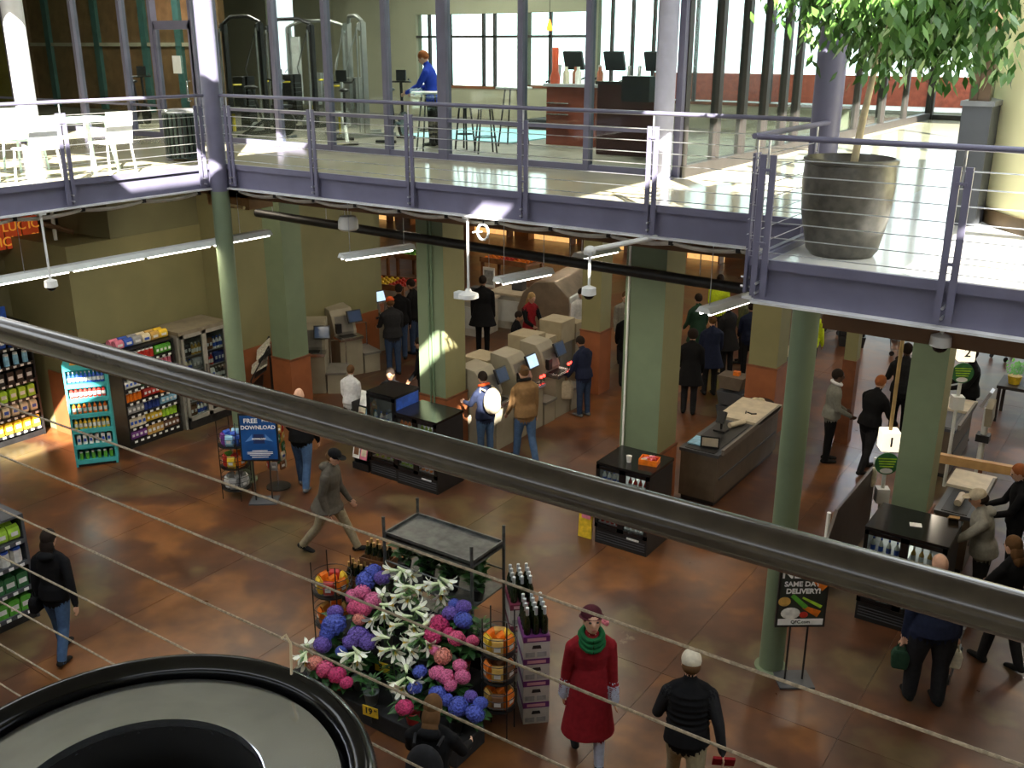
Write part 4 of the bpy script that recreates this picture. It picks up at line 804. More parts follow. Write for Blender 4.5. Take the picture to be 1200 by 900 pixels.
def drink_cooler(lab, p, w, d, h, doors, cols, side=None, logo=True, short='cooler'):
    t = thing('drink_cooler', lab, 'cooler', p, 0, 'low black drink coolers')
    box(0, d-.04, .25, w, d, h-.04).build('back_panel', BLACK, t)
    for x in (0, w-.035): box(x, 0, .25, x+.035, d-.04, h-.04).build('side_panel', BLACK, t)
    box(-.01, -.01, h-.04, w+.01, d+.01, h).build('top_panel', BLACKG, t); b = box(0, 0, .0, w, d, .25).build('base', BLACK, t)
    for z in (.06, .10, .14, .18): box(.03, -.008, z, w-.03, 0, z+.012).build('grille_slat', GREYD, b)
    if logo: box(w*.62, -.012, .2, w*.85, -.0, .225).build('logo_plate', LET, b)
    box(.035, d-.05, .25, w-.035, d-.04, h-.04).build('light_box', LITI, t)
    if side: box(w, .03, h*.45, w+.008, d-.03, h-.03).build('side_print', side, t); MB().ell((w+.008, d*.5, h*.75), (.004, .13, .13)).build('emblem', PAL['red'], t)
    dw = w/doors
    for i in range(doors):
        f = box(i*dw, -.03, .27, i*dw+.05, 0, h-.04).build('door', BLACKG, t); box((i+1)*dw-.05, -.03, .27, (i+1)*dw, 0, h-.04).build('stile', BLACKG, f); box(i*dw, -.03, h-.09, (i+1)*dw, 0, h-.04).build('rail', BLACKG, f); box(i*dw, -.03, .27, (i+1)*dw, 0, .33).build('rail', BLACKG, f)
        box(i*dw+.07, .01, h-.06, (i+1)*dw-.07, .03, h-.045).build('door_lamp', LITI, f); box(i*dw+.05, -.02, .33, (i+1)*dw-.05, -.015, h-.09).build('pane', GLASSD, f)
        for k, z in enumerate((.34, .64, .95)):
            if z+.22 > h-.03: continue
            box(i*dw+.03, .02, z-.015, (i+1)*dw-.03, d-.06, z).build('shelf', STEEL, t)
            stock('bottle', cols[(k+i*2) % len(cols)], (.06, .06, .21), Vector(p)+Vector((i*dw+.05, .06, z+.001)), X_, 4, -Y_, dw-.1, '%s bottle, %s shelf, %s door of %s' % (cols[(k+i*2) % len(cols)], NUM[k], ('left', 'right')[i], short), 'bottles in the drink coolers')
    return t
drink_cooler('taller cooler with a blue side print', Vector((-10.74, 11.45, 0)), .6, .62, 1.50, 1, ('lime', 'dkgreen', 'white'), PAL['blue'], False, 'blue sided cooler')
drink_cooler('low black cooler at the foot of the sunlit column', Vector((-10.12, 11.42, 0)), .86, .70, 1.26, 2, ('lime', 'green', 'orange', 'red'), short='sunlit column cooler')
drink_cooler('low black cooler under the candy box', Vector((-6.36, 11.48, 0)), .84, .74, 1.28, 2, ('red', 'dkgreen', 'white', 'yellow'), short='candy box cooler')
drink_cooler('low black cooler at checkout lane one', Vector((-2.60, 11.58, 0)), .96, .8, 1.30, 2, ('cream', 'gold', 'white'), short='lane one cooler')
t = thing('candy_box', 'open orange candy box on the low cooler', 'box', (-5.72, 11.85, 1.281), .2)
for a in (-1, 1): box(-.13, a*.1-.005, 0, .13, a*.1+.005, .08).build('side', PAL['orange'], t); box(a*.13-.005, -.1, 0, a*.13+.005, .1, .08).build('side', PAL['orange'], t)
box(-.13, -.1, 0, .13, .1, .01).build('bottom', PAL['orange'], t); rg = random.Random(4)
for k in range(10): cbox((rg.uniform(-.1, .1), rg.uniform(-.07, .07), .05+.006*k), (.08, .04, .02), rz=rg.uniform(0, 3)).build('candy_bar', PAL[('pink', 'cream', 'red')[k % 3]], t)
t = lathe([(.03, 0), (.04, .09), (.042, .095), (.036, .093), (.028, .01)], 14, caps=False).build('paper_cup', WHITE, None, True, (-5.98, 11.72, 1.281)); tag(t, 'small white paper cup on the cooler beside the candy box', 'cup')
t = thing('wet_floor_board', 'yellow notice board leaning at the left side of the candy box cooler', 'sign', (-6.55, 11.5, 0)); cbox((0, .03, .3), (.22, .03, .6), rx=-.06).build('board', PAL['yellow'], t); cbox((.02, .005, .42), (.15, .006, .2), rx=-.06).build('paper', PAL['pink'], t)
t = cbox((0, 0, .004), (.14, .1, .008), rz=.3).build('paper_note', WHITE, None, False, (-2.1, 11.95, 1.301)); tag(t, 'white slip of paper on the cooler at lane one', 'paper')
# --- delivery sign
pb = G(923, 789, 0)+Vector((.10, -.10, 0)); t = thing('floor_sign', 'black framed poster sign about same day delivery by the green round column', 'sign', pb, .62); BLKP = pm('poster_black', (.02, .025, .02), .5)
cbox((0, 0, .012), (.4, .34, .024)).build('foot_plate', GREYD, t)
for x in (-.1, .1): tube([(x, 0, .02), (x, 0, .78)], .012, 6).build('pole', BLACK, t)
bd = cbox((0, 0, 1.12), (.56, .03, .80)).build('poster_board', BLACK, t); box(-.255, -.019, .75, .255, -.016, 1.5).build('poster', BLKP, bd)
text('NEW', .17, LET, bd, (-.06, -.021, 1.40), bold=.004); text('SAME DAY', .085, LET, bd, (-.02, -.021, 1.27), bold=.002); text('DELIVERY!', .085, LET, bd, (-.0, -.021, 1.18), bold=.003); box(-.255, -.0205, .75, .255, -.019, .83).build('poster_strip', LET, bd); text('QFC.com', .055, BLKP, bd, (0, -.022, .79), bold=.001)
for nm_, c, x, z, rx_, rz_, c_ in (('squash', 'gold', -.2, 1.05, .07, .06, 0), ('onion', 'white', -.12, .90, .11, .075, 0), ('tomato', 'red', .03, .88, .05, .04, 0)): MB().ell((x, -.019, z), (rx_, .004, rz_), 14, 8).build('printed_'+nm_, PAL[c], bd, True)
tube([(.02, -.02, .98), (.2, -.02, .89)], [.022, .045], 8, flat=.1, up=(0, 1, 0)).build('printed_carrot', PAL['orange'], bd); tube([(-.12, -.02, 1.13), (.05, -.02, .97)], [.025, .03], 8, flat=.1, up=(0, 1, 0)).build('printed_leek', PAL['green'], bd); tube([(0, -.02, 1.1), (.22, -.02, .98)], [.012, .02], 8, flat=.1, up=(0, 1, 0)).build('printed_leaf', PAL['lime'], bd); tube([(.08, -.0195, 1.36), (.24, -.0195, 1.22)], [.03, .05], 8, flat=.1, up=(0, 1, 0)).build('printed_carrot', PAL['orange'], bd)
# --- self checkouts
SCO = pm('self_checkout_beige', (.30, .27, .20), .5, var=.08, scale=3); SCOD = pm('self_checkout_grey', (.17, .16, .14), .5); SCRN = pm('lit_screen', (.2, .3, .4), .2, emit=(.55, .75, .9), es=1.0, var=.3, scale=8); SCRD = pm('dark_screen', (.02, .03, .06), .15, emit=(.1, .15, .25), es=.15); REDL = pm('red_indicator', (.8, .02, .02), .3, emit=(1, .03, .02), es=9)
def sco(lab, p, rz, screen=SCRN, red=True):
    t = thing('self_checkout', lab, 'self checkout', p, rz, 'self checkout machines')
    MB().prism([(-.45, 0), (.12, 0), (.12, .82), (.16, .95), (.02, 1.3), (-.08, 1.42), (-.45, 1.46)], 'y', -.27, .27).build('cabinet', SCO, t, bevel=.012)
    MB().prism([(.125, .80), (.165, .95), (.03, 1.28), (.0, 1.25)], 'y', -.2, .2).build('fascia', SCOD, t)
    box(.12, -.27, 0, .40, .27, .82).build('scanner_base', SCO, t); box(.10, -.28, .82, .46, .28, .88).build('scanner_bed', CHROME, t); box(.16, -.16, .88, .38, .16, .885).build('scanner_glass', BLACKG, t)
    m_ = MB().cbox((.17, .22, 1.27), (.04, .34, .28), ry=-.4).build('monitor', BLACK, t); MB().cbox((.193, .22, 1.278), (.01, .29, .23), ry=-.4).build('screen', screen, m_); tube([(-.02, .2, 1.1), (.14, .22, 1.22)], .03, 8).build('arm', BLACK, m_)
    box(.14, -.24, .95, .22, -.12, 1.16).build('card_reader', BLACK, t)
    if red:
        for y in (.36, .26): MB().ell((.36, y, .98), .03, 8, 6).build('indicator', REDL, t, True); MB().cyl((.36, y, .88), .012, .09, 8).build('indicator_stem', BLACK, t)
    box(-.2, .30, 0, .42, .68, .42).build('bagging_base', SCO, t); box(-.25, .28, .42, .46, .70, .47).build('bag_platform', SCOD, t); tube([(-.15, .34, .47), (-.15, .34, 1.0), (-.15, .66, 1.0), (-.15, .66, .47)], .014, 6).build('bag_frame', CHROME, t, True)
for lab, y, s_, r_ in (('self checkout nearest the sunlit column', 13.75, SCRD, False), ('self checkout with a bright screen behind the man in the brown jacket', 14.75, SCRN, True), ('self checkout before the rust based column', 15.75, SCRD, True)): sco(lab, (-9.95, y, 0), 0, s_, r_)
sco('self checkout by the left olive wall', (-15.05, 15.35, 0), -.35, SCRD, False); sco('self checkout behind the green column left of the man in the red cap', (-14.75, 14.15, 0), -.9, SCRD, False)
sco('self checkout used by the two people in black', (-15.8, 17.0, 0), -.2, SCRN, False)
def hood(lab, p, w, d, h, rz=0):
    t = thing('scanner_hood', lab, 'self checkout', p, rz, 'backs of the far self checkout row'); box(-d/2, -w/2, 0, d/2, w/2, h*.6).build('cabinet', SCOD, t); box(-d/2-.04, -w/2-.04, h*.6, d/2+.04, w/2+.04, h).build('hood', pm('hood_beige', (.40, .34, .22), .5, var=.06), t, bevel=.015); box(-.02, w/2+.06, 0, .3, w/2+.40, h*.72).build('side_post', SCO, t); box(-.02, w/2+.05, h*.72, .32, w/2+.42, h*.88).build('side_box', pm('hood_beige', (.4, .34, .22)), t)
for k, (px, py) in enumerate(((575, 412), (625, 387), (660, 370))): q = G(px, py, 1.25); hood('beige back of a self checkout, %s in the row behind the screens' % ('first', 'second', 'third')[k], (q.x, q.y-.25, 0), .5, .5, 1.25)
for k, (px, py) in enumerate(((457, 362),)): q = G(px, py, 1.25); hood('beige self checkout back, %s of the left group by the aisle' % ('first', 'second', 'third')[k], (q.x-.1, q.y+1.5, 0), .5, .5, 1.25)
# --- staffed checkout belt
CTR = pm('checkout_laminate', (.11, .085, .06), .45, var=.12); CTOP = pm('checkout_cream_top', (.55, .48, .36), .45)
def checkout(lab, p, ln, w, pad=True):
    t = thing('checkout_counter', lab, 'checkout', p, 0, 'staffed checkout counters')
    box(0, 0, .08, w, ln, .84).build('body', CTR, t); box(.03, .03, 0, w-.03, ln-.03, .08).build('plinth', BLACK, t); box(-.02, -.02, .84, w+.02, ln+.02, .89).build('rim', GREYD, t); box(.06, .02, .89, w-.06, ln*.55, .90).build('belt', BLACK, t)
    box(-.06, ln*.58, .89, w+.06, ln, .935).build('bag_table', CTOP, t); box(w+.02, .1, .86, w+.06, ln-.1, .95).build('side_rail', pm('checkout_rail', (.16, .14, .12), .4), t); box(w+.002, .1, .42, w+.012, ln-.1, .46).build('bumper', GREYD, t)
    return t
checkout('checkout counter with belt and cream bagging table right of the candy box cooler', (-6.0, 13.55, 0), 2.7, .62)
t = tube([(0, -.17, .04), (0, .17, .04)], .045, 12).build('paper_roll', CTOP, None, True, (-5.62, 14.9, .902), -.4); tag(t, 'cream paper roll lying across the checkout belt', 'paper roll')
t = thing('card_terminal', 'black card terminal on the near checkout counter', 'terminal', (-5.75, 14.55, .901)); box(-.1, -.1, 0, .1, .1, .03).build('foot', BLACK, t); tube([(0, 0, .03), (0, 0, .2)], .02, 8).build('stem', BLACK, t); cbox((0, -.02, .24), (.14, .06, .2), rx=-.5).build('keypad', BLACK, t)
t = thing('counter_sign', 'small cream framed sign at the near end of the checkout belt', 'sign', (-5.6, 13.75, .901), .3); cbox((0, 0, .1), (.3, .03, .19)).build('frame', BLACK, t); cbox((0, -.018, .1), (.25, .004, .14)).build('card', CTOP, t)
t = cbox((0, 0, .01), (.25, .35, .02)).build('folded_flyer', PAL['sky'], None, False, (-5.85, 13.9, .901)); tag(t, 'pale blue flyer on the checkout belt', 'flyer')
for k in range(3): t = cbox((0, 0, .008), (.02, .1, .016), rz=.3+k).build('pen', BLACK, None, False, (-5.7+.07*k, 15.5, .936)); tag(t, 'black pen on the cream bagging table, %s from the left' % ('first', 'second', 'third')[k], 'pen', 'pens on the bagging table')
checkout('dark checkout counter in the crowd behind the bin', (-6.6, 18.3, 0), 1.6, .6)
# shopping trolley stuff near the crowd
q = G(890, 507, 0); t = thing('litter_bin', 'black bin with crumpled paper beside the olive column', 'bin', (-5.85, 16.58, 0)); lathe([(.2, 0), (.24, .75), (.26, .78)], 20).build('drum', BLACK, t, True)
for k in range(4): MB().ell((.07*math.cos(k*1.7), .07*math.sin(k*1.7), .78+.02*k), (.08, .05, .04), 8, 6).build('crumpled_paper', PAL['cream'], t, True)
# basket stand
t = thing('basket_stand', 'stack of hand baskets with groceries by the olive column', 'basket', (-6.75, 17.55, 0)); 
for z in (.0, .3, .62): MB().prism([(-.2, z), (.2, z), (.26, z+.25), (-.26, z+.25)], 'y', -.2, .2).build('basket', GREYD if z < .5 else CTR, t)
cbox((.05, 0, .9), (.12, .1, .1)).build('packet', PAL['orange'], t)
# --- lane one and two
LAMPB = pm('lane_lamp', (1, .95, .85), .4, emit=(1, .90, .68), es=.95, var=.02); POLE = pm('pole_honey', (.48, .33, .14), .5)
def lane_pole(lab, x, y, zlamp, num):
    t = thing('lane_pole', lab, 'lane sign', (x, y, 0), .5, 'numbered lane poles')
    tube([(0, 0, 0), (0, 0, zlamp-.1)], .03, 10).build('lower_pole', LHOUS, t, True); tube([(0, 0, zlamp+.1), (0, 0, ZB+.08)], .028, 10).build('upper_pole', POLE, t, True)
    l = MB().cbox((0, 0, zlamp), (.26, .26, .30)).build('lamp_box', LAMPB, t, bevel=.02); text(num, .2, BLACK, l, (0, -.133, zlamp), bold=.004); text(num, .2, BLACK, l, (.133, 0, zlamp), (0, 0, math.pi/2), bold=.004)
    s = MB().tube([(0, -.05, zlamp-.36), (0, -.035, zlamp-.36)], .17, 24).build('round_sign', PAL['dkgreen'], t, True)
    o = MB()
    for k in range(4): o.box(-.13+.01*k, -.056, zlamp-.29-.04*k, .13-.012*k, -.05, zlamp-.275-.04*k)
    o.build('sign_print', PAL['lime'], s); MB().tube([(0, -.054, zlamp-.47), (0, -.05, zlamp-.47)], .09, 12, flat=.45).build('sign_emblem', WHITE, s)
    box(-.09, -.08, zlamp-.98, .09, .08, zlamp-.76).build('intercom', LHOUS, t)
xp = -2.98; q = AX(1042, 515, xp); lane_pole('checkout lane pole with glowing number one', xp, q.y, q.z, '1')
q2 = AX(1131, 411, -2.55); lane_pole('checkout lane pole with glowing number two', -2.55, q2.y, q2.z, '2')
t = thing('lane_divider', 'dark angled divider panel of checkout lane one', 'divider', (-3.15, 11.9, 0)); MB().prism([(0, 0), (2.2, 0), (2.2, 1.1), (.35, 1.1), (0, .75)], 'x', -.02, .02).build('panel', pm('divider_brown', (.05, .035, .028), .5), t)
for y in (0, 2.2): tube([(0, y, 0), (0, y, 1.2)], .028, 10).build('post', WHITE, t, True)
MB().ell((.02, 2.05, .95), (.06, .08, .16), 10, 8).build('bag_roll', PAL['cream'], t, True)
t = checkout('checkout counter of lane one beside the green column', (-2.14, 13.48, 0), 1.55, .45); 
t = tube([(0, -.16, .04), (0, .16, .04)], .05, 12).build('paper_roll', CTOP, None, True, (-1.92, 13.9, .902)); tag(t, 'cream paper roll on the lane one counter', 'paper roll')
t = thing('scanner_plate', 'long tan tray held out over the lane one counter', 'tray', (-1.80, 12.55, 1.0), .3); cbox((0, 0, .2), (.12, .6, .03), rx=-.6).build('tray', WOODT, t)
# lane two furniture
q = G(1085, 545, .9); t = thing('wooden_barrier', 'honey coloured wooden barrier rail between lanes one and two', 'barrier', (q.x+.05, q.y+.55, 0), .1); box(-.4, -.05, .78, 1.6, .05, .92).build('rail', WOODT, t); box(1.5, -.35, .55, 1.9, .35, 1.0).build('end_box', WOODT, t)
for x in (-.3, .6, 1.5): box(x, -.03, 0, x+.06, .03, .78).build('leg', WOODR, t)
q = G(1165, 520, .9); t = thing('register_stand', 'beige register pole with a card reader at lane two', 'register', (q.x-.2, q.y+.2, 0)); tube([(0, 0, 0), (0, 0, 1.4)], .05, 10).build('pole', LHOUS, t, True); cbox((.05, -.05, 1.35), (.1, .3, .35), rx=.3).build('reader', SCO, t); cbox((-.02, -.1, 1.6), (.05, .25, .3), ry=.4).build('screen', STEEL, t); cbox((0, 0, .9), (.2, .2, .12)).build('bracket', BLACK, t)
t = checkout('dark checkout counter of lane two', (q.x-1.15, q.y+.3, 0), 1.6, .5)
# ================================================================== BACK OF THE SHOP
rng = random.Random(9)
STAND = pm('produce_wood', (.22, .09, .035), .55, var=.25, scale=4); WARM = pm('lit_shelf_back', (.8, .5, .2), .6, emit=(1, .55, .18), es=.9, var=.4, scale=5)
FRUIT = {c: MB().ell((0, 0, .05), .055, 8, 5).mesh('fruit', PAL[c], True) for c in ('orange', 'yellow', 'green', 'red', 'lime')}
def produce(lab, p, rz, w=1.6, d=1.0, c=('orange', 'yellow')):
    t = thing('produce_table', lab, 'table', p, rz, 'wooden produce tables'); box(-w/2, -d/2, .7, w/2, d/2, .76).build('tabletop', STAND, t)
    for x in (-w/2+.06, w/2-.06):
        for y in (-d/2+.06, d/2-.06): box(x-.04, y-.04, 0, x+.04, y+.04, .7).build('leg', STAND, t)
    for s in (-1, 1): box(-w/2, s*d/2-.02, .7, w/2, s*d/2+.02, .85).build('rim', STAND, t)
    ca, sa = math.cos(rz), math.sin(rz); n = 0
    for i in range(9):
        for j in range(5):
            cc_ = c[(i // 3) % len(c)]; x = -w/2+.14+i*(w-.28)/8; y = -d/2+.14+j*(d-.28)/4
            o = bpy.data.objects.new('fruit', FRUIT[cc_]); COL.objects.link(o); o.location = (p[0]+ca*x-sa*y, p[1]+sa*x+ca*y, .761); tag(o, '%s fruit, row %s, place %s, %s' % (cc_, ORD[j], ORD[i], lab), 'fruit', 'fruit on the '+lab)
for lab, px, py, rz, c in (('produce table left of the sunlit column', 452, 332, .2, ('orange', 'yellow', 'red')), ('produce table behind the strip lamp', 500, 300, .1, ('green', 'lime', 'yellow')), ('produce table right of the coil', 600, 305, 0, ('orange', 'red')), ('produce table at the far aisle', 420, 300, .2, ('yellow', 'green'))):
    q = G(px, py, .75); produce(lab, (q.x, q.y, 0), rz, 1.7, 1.0, c)
def back_shelf(lab, x, y, w, h=2.4):
    t = thing('lit_shelf', lab, 'shelf', (x, y, 0), 0, 'warmly lit shelves along the back wall'); box(0, .4, 0, w, .45, h).build('back_panel', WARM, t)
    for xx in (0, w-.05): box(xx, 0, 0, xx+.05, .4, h).build('side_panel', STAND, t)
    box(0, -.02, h, w, .45, h+.3).build('canopy', WOODR, t)
    for k in range(5):
        z = .3+k*(h-.5)/4.4; box(.05, 0, z-.03, w-.05, .4, z).build('shelf', STAND, t)
        for j in range(3): stock('jar', ('gold', 'brown', 'orange', 'cream', 'red', 'yellow')[(k+j*2) % 6], (.2, .16, .26), Vector((x+.08+j*(w-.1)/3, y+.1, z+.001)), X_, max(2, int(w/3/.32)), -Y_, (w-.2)/3, '%s jar, %s shelf, %s' % (('gold', 'brown', 'orange', 'cream', 'red', 'yellow')[(k+j*2) % 6], NUM[k], lab), 'jars on the lit back shelves')
for k, (px, w) in enumerate(((415, 1.9), (480, 1.9), (548, 1.9), (618, 1.9), (690, 1.5), (745, 1.4), (800, 1.4))):
    q = AY(px, 268, 31.0); back_shelf('%s warm lit back shelf' % ('first', 'second', 'third', 'fourth', 'fifth', 'sixth', 'seventh')[k], q.x, 31.0, w, max(2.2, q.z+.5))
# stainless curved service case behind the woman in red
q = G(655, 352, .8); t = thing('service_case', 'large curved stainless service case behind the woman in the red vest', 'service case', (q.x, q.y+.3, 0), .15)
SS = pm('warm_stainless', (.50, .42, .32), .3, .8, var=.15, scale=3)
MB().prism([(-.7, 0), (.7, 0), (.7, 1.2), (.3, 1.55), (-.2, 1.5), (-.55, 1.2), (-.7, .8)], 'y', -1.4, 1.4).build('body', SS, t, bevel=.03); box(-.72, -1.42, 0, .72, 1.42, .1).build('plinth', BLACK, t); box(-.74, -1.3, .75, -.68, 1.3, .82).build('ledge', STEEL, t)
# white service counters mid left
for k, (px, py) in enumerate(((543, 352), (592, 345))): 
    q = G(px, py, .9); t = thing('service_counter', ('white service counter behind the man in the long black coat', 'white service counter next to the hanging placard')[k], 'counter', (q.x, q.y+.4, 0), .1, 'white counters in the middle aisle'); box(-.5, -.4, 0, .5, .4, .88).build('body', pm('counter_white', (.5, .48, .42), .5), t); box(-.55, -.45, .88, .55, .45, .93).build('top', CTOP, t); box(-.4, -.43, .2, .4, -.4, .75).build('door', LHOUS, t); cbox((.1, .1, 1.05), (.3, .25, .22)).build('register', GREYD, t)
q = AY(573, 325, 19.5); t = thing('hanging_placard', 'grey placard above the white counters', 'sign', (q.x, 19.5, q.z)); cbox((0, 0, 0), (.35, .02, .5)).build('board', WHITE, t); cbox((0, -.014, .0), (.27, .006, .36)).build('print', PAL['grey'], t); tube([(0, 0, .25), (0, 0, ZB+.09-q.z)], .008, 6).build('rod', STEEL, t)
# shopping trolleys
WIRE = pm('trolley_wire', (.30, .31, .32), .35, .8)
def trolley(lab, p, rz, mat=WIRE):
    t = thing('shopping_trolley', lab, 'trolley', p, rz, 'shopping trolleys'); o = MB()
    def ring(z, x0, x1, w): o.tube([(x0, -w, z), (x1, -w*.75, z), (x1, w*.75, z), (x0, w, z), (x0, -w, z)], .008, 5)
    for k in range(5): z = .5+k*.11; ring(z, -.42, .30+.05*k, .24+.015*k)
    for k in range(7):
        x = -.38+k*.11
        for s in (-1, 1): o.tube([(x, s*.23, .5), (x, s*.29, .94)], .005, 4)
        o.tube([(x, -.23, .5), (x, .23, .5)], .005, 4)
    o.build('basket', mat, t)
    for s in (-1, 1): tube([(-.5, s*.27, .98), (-.35, s*.25, .5), (-.3, s*.22, .14), (.42, s*.18, .14)], .012, 6).build('frame', mat, t)
    tube([(-.52, -.28, 1.0), (-.52, .28, 1.0)], .02, 8).build('handle', BLACK, t, True)
    for x in (-.28, .4):
        for s in (-1, 1): MB().tube([(x, s*.2-.012, .06), (x, s*.2+.012, .06)], .06, 12).build('wheel', BLACK, t, True)
    return t
for lab, px, py, rz in (('shopping trolley left of the dark stacked crates', 962, 393, 1.2), ('shopping trolley behind lane pole one', 1062, 420, .6), ('shopping trolley under the far right lamp', 1098, 378, .3), ('shopping trolley at the right edge behind lane two', 1180, 420, 1.0)):
    q = G(px, py, 0); trolley(lab, (q.x, q.y, 0), rz)
trolley('shopping trolley pushed by the shopper in the grey hoodie', (-1.5, 11.05, 0), 1.57)
q = G(997, 402, 0); t = thing('crate_stack', 'stack of dark crates beside the far trolley', 'crate', (q.x, q.y, 0), .3)
for k in range(5): MB().prism([(-.28, k*.28), (.28, k*.28), (.32, k*.28+.26), (-.32, k*.28+.26)], 'y', -.38, .38).build('crate', BLACK, t)
q = G(1185, 490, 0); t = thing('plant_table', 'dark table with green potted herbs at the right edge', 'table', (q.x+.2, q.y, 0)); box(-.5, -.4, .68, .5, .4, .74).build('tabletop', DARK, t)
for x in (-.45, .45):
    for y in (-.35, .35): box(x-.03, y-.03, 0, x+.03, y+.03, .68).build('leg', DARK, t)
t2 = thing('potted_herb', 'green potted herb in a yellow pot on the dark table', 'plant', (q.x-.05, q.y-.1, .741)); lathe([(.1, 0), (.13, .16)], 14).build('pot', PAL['yellow'], t2, True); o = MB(); rg = random.Random(2)
for k in range(120): a = rg.uniform(0, 6.28); r = rg.uniform(0, .2); z = rg.uniform(.16, .42); o.add([(r*math.cos(a), r*math.sin(a), z), (r*math.cos(a)+.05, r*math.sin(a), z+.03), (r*math.cos(a)+.02, r*math.sin(a)+.05, z+.04)], [(0, 1, 2)])
l = o.build('foliage', PAL['green'], t2); l['kind'] = 'stuff'
# --- green pack shelf at the lower left
shelf_unit('green_pack_shelf', 'grey tiered shelf of green packets behind the woman in the black jacket', 'shelf', Vector((-11.2, 4.2, 0)), Y_, X_, 1.5, .55, [.16, .48, .82, 1.12], GREYD, 1.42)
for z, kd, c, nm_ in ((.16, 'carton', 'green', 'bottom'), (.48, 'carton', 'dkgreen', 'second'), (.82, 'jar', 'white', 'third'), (1.12, 'pouch', 'lime', 'top')):
    stock(kd, c, (.14, .14, .2), Vector((-11.29, 4.25, z+.001)), Y_, 9, X_, 1.4, '%s packet, %s shelf at the lower left' % (c, nm_), 'packets on the lower left shelf', 2)
# ================================================================== FLOWER STAND
rng = random.Random(21)
CLOTH = pm('black_cloth', (.012, .012, .013), .85, var=.3, scale=12, bump=.15)
FX0, FX1 = -7.45, -5.08
t = thing('flower_stand', 'black draped stepped stand carrying the potted flowers', 'stand', (0, 0, 0))
TIER = ((6.45, 6.95, .22), (6.95, 7.4, .48), (7.4, 7.72, .74))
for y0, y1, z in TIER: box(FX0 if z < .5 else FX0+.32, y0, 0, FX1 if z < .3 else FX1-.28, y1, z).build('step', CLOTH, t, bevel=.015)
def tz(y):
    for y0, y1, z in TIER:
        if y0 <= y < y1: return z
    return None
# metal cart behind
MET = pm('weathered_steel', (.11, .115, .11), .5, .6, var=.3, scale=9)
t = thing('metal_cart', 'weathered steel cart with a flat top at the back of the flower stand', 'cart', (-7.11, 7.75, 0))
CW, CD = 1.28, .62
mb = MB().box(0, 0, 1.47, CW, CD, 1.495); mb.box(0, 0, 1.44, CW, .02, 1.53); mb.box(0, CD-.02, 1.44, CW, CD, 1.53); mb.box(0, 0, 1.44, .02, CD, 1.53); mb.box(CW-.02, 0, 1.44, CW, CD, 1.53); mb.build('top_tray', MET, t)
for x in (0, CW):
    for y in (0, CD): tube([(x, y, .08), (x, y, 1.72)], .02, 8).build('post', MET, t, True); MB().ell((x, y, .04), .04, 8, 6).build('castor', BLACK, t, True)
for z in (.35, .92): box(0, 0, z, CW, CD, z+.02).build('shelf', MET, t)
for y in (0, CD): tube([(0, y, 1.15), (CW, y, 1.15)], .012, 6).build('rail', MET, t)
# ---- shared flower meshes
LEAFG = pm('leaf_deep_green', (.025, .085, .02), .4, var=.4, scale=6); LILYG = pm('lily_leaf_green', (.05, .14, .03), .4, var=.4, scale=6); STEM = pm('stem_green', (.10, .22, .05), .5)
FLC = {'blue': (.075, .11, .50), 'violet': (.16, .10, .44), 'pink': (.66, .09, .22), 'hot': (.62, .045, .18), 'salmon': (.72, .26, .20), 'rose': (.72, .16, .34)}
HYD = {}
def hyd_mesh(c):
    o = MB(); rg = random.Random(hash(c) % 97); n = 85
    for i in range(n):
        z = 1-1.75*(i+.5)/n; a = i*2.39996; r = math.sqrt(max(0, 1-z*z)); nv = Vector((r*math.cos(a), r*math.sin(a), z)); p = nv*rg.uniform(.88, 1.0); p.z *= .82
        u = nv.cross(Vector((rg.uniform(-1, 1), rg.uniform(-1, 1), rg.uniform(-1, 1)))).normalized(); v = nv.cross(u)
        for k in range(4):
            an = k*math.pi/2; d = u*math.cos(an)+v*math.sin(an); e = nv.cross(d); s_ = .20
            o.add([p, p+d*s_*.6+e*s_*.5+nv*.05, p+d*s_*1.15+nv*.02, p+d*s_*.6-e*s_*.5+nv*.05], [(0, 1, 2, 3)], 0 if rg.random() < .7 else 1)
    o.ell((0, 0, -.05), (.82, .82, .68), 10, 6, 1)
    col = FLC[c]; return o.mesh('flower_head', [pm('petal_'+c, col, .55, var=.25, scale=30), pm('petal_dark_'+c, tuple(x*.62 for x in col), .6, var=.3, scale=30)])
LILYW = pm('lily_white', (.80, .82, .70), .45, var=.06, scale=20)
def lily_mesh():
    o = MB(); rings = []   # trumpet along +X
    o.tube([(0, 0, 0), (.35, 0, 0), (.62, 0, 0)], [.06, .11, .17], 6, 1, caps=False)
    for k in range(6):
        a = k*math.pi/3; c, s_ = math.cos(a), math.sin(a)
        def P(x, r, w): return [(x, r*c-w*s_, r*s_+w*c), (x, r*c+w*s_, r*s_-w*c)]
        A = P(.6, .165, .085); B = P(.82, .30, .13); C = P(.95, .50, .08); D = (.93, .62*c, .62*s_)
        o.add(A+B+C+[D], [(0, 1, 3, 2), (2, 3, 5, 4), (4, 5, 6)])
    for k in range(5): a = k*1.256; o.tube([(.5, 0, 0), (.9, .07*math.cos(a), .07*math.sin(a))], .015, 4, 2)
    return o.mesh('lily_flower', [LILYW, pm('lily_throat', (.60, .70, .42), .5), PAL['yellow']], True)
LILY = lily_mesh()
